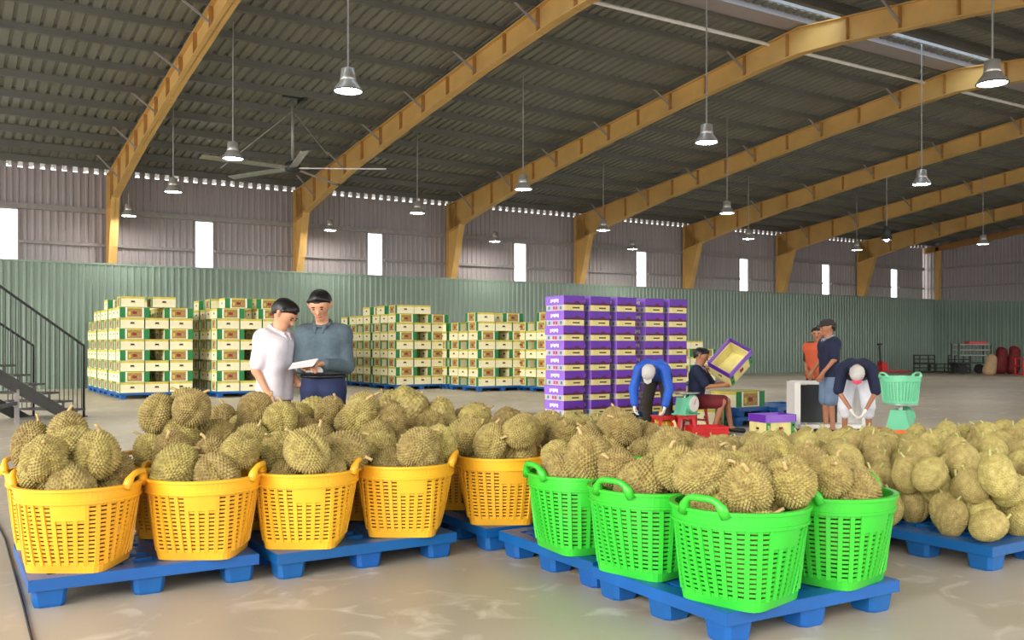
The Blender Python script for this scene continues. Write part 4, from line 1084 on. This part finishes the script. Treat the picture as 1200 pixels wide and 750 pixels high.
# white framed trolley
tl = pxz(985, 508); o = thing('white_trolley', 'white framed cabinet trolley with dark panel behind the stooping worker', 'trolley', (tl.x, tl.y + .25, 0), -TH)
for s in (-1, 1): MB().box((s * .5, 0, .42), (.09, .4, .68)).build('side_panel', white_p, o)
MB().box((0, 0, .1), (1.0, .4, .06)).build('bottom_rail', white_p, o); MB().box((0, .17, .74), (1.0, .06, .06)).build('top_rail', white_p, o)
MB().box((-.12, .1, .42), (.62, .02, .56)).build('dark_panel', dark, o); MB().box((.32, .1, .42), (.28, .02, .6)).build('white_panel', white_p, o)
for sx in (-1, 1):
    for sy in (-1, 1):
        mb = MB(); mb.lathe([(.04, -.015), (.04, .015)], 12); mb.v = [(x + sx * .45, z + sy * .15, y + .04) for x, y, z in mb.v]; mb.build('caster', blackm, o)
# ------------------------------------------------------------------ far end clutter
j = pxz(1034, 437); o = thing('pallet_jack', 'red pallet jack with black upright handle by the green wall', 'pallet jack', j, -.4)
for s in (-1, 1): MB().box((.6, s * .2, .1), (1.2, .16, .06)).build('fork', red, o)
MB().box((0, 0, .2), (.3, .5, .3)).poly_extrude([(-.15, -.2, .3), (.2, -.2, .3), (0, -.2, .55), (-.1, -.2, .55)], (0, .4, 0)).build('pump_body', red, o)
MB().tube([(-.1, 0, .3), (-.14, 0, 1.3)], .045, 8).build('handle_shaft', blackm, o); MB().tube([(-.14, -.18, 1.36), (-.14, .18, 1.36)], .04, 8).build('handle_grip', blackm, o)
for s in (-1, 1):
    mb = MB(); mb.lathe([(.09, -.03), (.09, .03)], 12); mb.v = [(x, z + s * .1, y + .09) for x, y, z in mb.v]; mb.build('wheel', blackm, o)
dkg = mat('dark_green_wire', (50, 58, 44), .6)
for k, (xi, yi, lev) in enumerate(((1083, 436.5, 0), (1083, 436.5, 1), (1102, 436.5, 0), (1124, 437.5, 0), (1124, 437.5, 1))):
    q = pxz(xi, yi); crate((q.x, q.y, lev * .42), -.5, ['lower dark crate of the pair at the foot of the far wall', 'upper dark crate of the pair at the foot of the far wall', 'single dark crate beside the far pair', 'lower dark crate next to the red sacks', 'upper dark crate next to the red sacks'][k], dkg, (.75, .6, .42))
q = pxz(1138, 438); o = thing('hand_cart', 'black steel cart with slatted platform and red seat pad by the far wall', 'cart', q, -.6)
MB().box((0, 0, .5), (1.6, .9, .06)).build('platform', dark, o)
for s in (-1, 1):
    for t in (-1, 1):
        mb = MB(); mb.lathe([(.22, -.04), (.22, .04)], 16); mb.v = [(x + s * .55, z + t * .42, y + .22) for x, y, z in mb.v]; mb.build('wheel', blackm, o)
        MB().box((s * .72, t * .38, .95), (.05, .05, .9)).build('post', dark, o)
for z in (.85, 1.1, 1.35): 
    for t in (-1, 1): MB().box((0, t * .38, z), (1.45, .04, .05)).build('rail', girt, o)
MB().box((.2, 0, 1.42), (.8, .6, .12)).build('seat_pad', red, o)
def sack(xi, yi, rr, hh, m, label):
    q = pxz(xi, yi); v = Vol((-1, -1, -.1), (1, 1, 1.6), .05); v.cone((-.1, 0, rr * .8), (.1, 0, hh - rr * .7), rr, rr * .75, .1); v.ball((.1, .1, hh - rr * .4), rr * .5, .1); v.cut((0, 0, 0), (0, 0, -1))
    tag(lump([v]).build('sack', m, None, True, (q.x, q.y, 0)), label, 'sack')
rsk = mat('red_sack', (120, 26, 30), .7, var=.2, scale=3)
sack(1161, 440, .28, .9, mat('tan_sack', (170, 140, 104), .8), 'tan sack leaning among the red ones by the far wall')
sack(1173, 438, .32, 1.2, rsk, 'tall dark red sack next to the tan sack'); sack(1188, 438, .31, 1.25, rsk, 'dark red sack between the tall red sack and red crates')
for k, (xi, yi) in enumerate(((1203, 439.5), (1222, 439.5))):
    q = pxz(xi, yi); crate(q, -.5, ['red slatted crate beside the dark red sacks', 'red slatted crate past the other red crate by the far wall'][k], red, (.7, .6, .75))
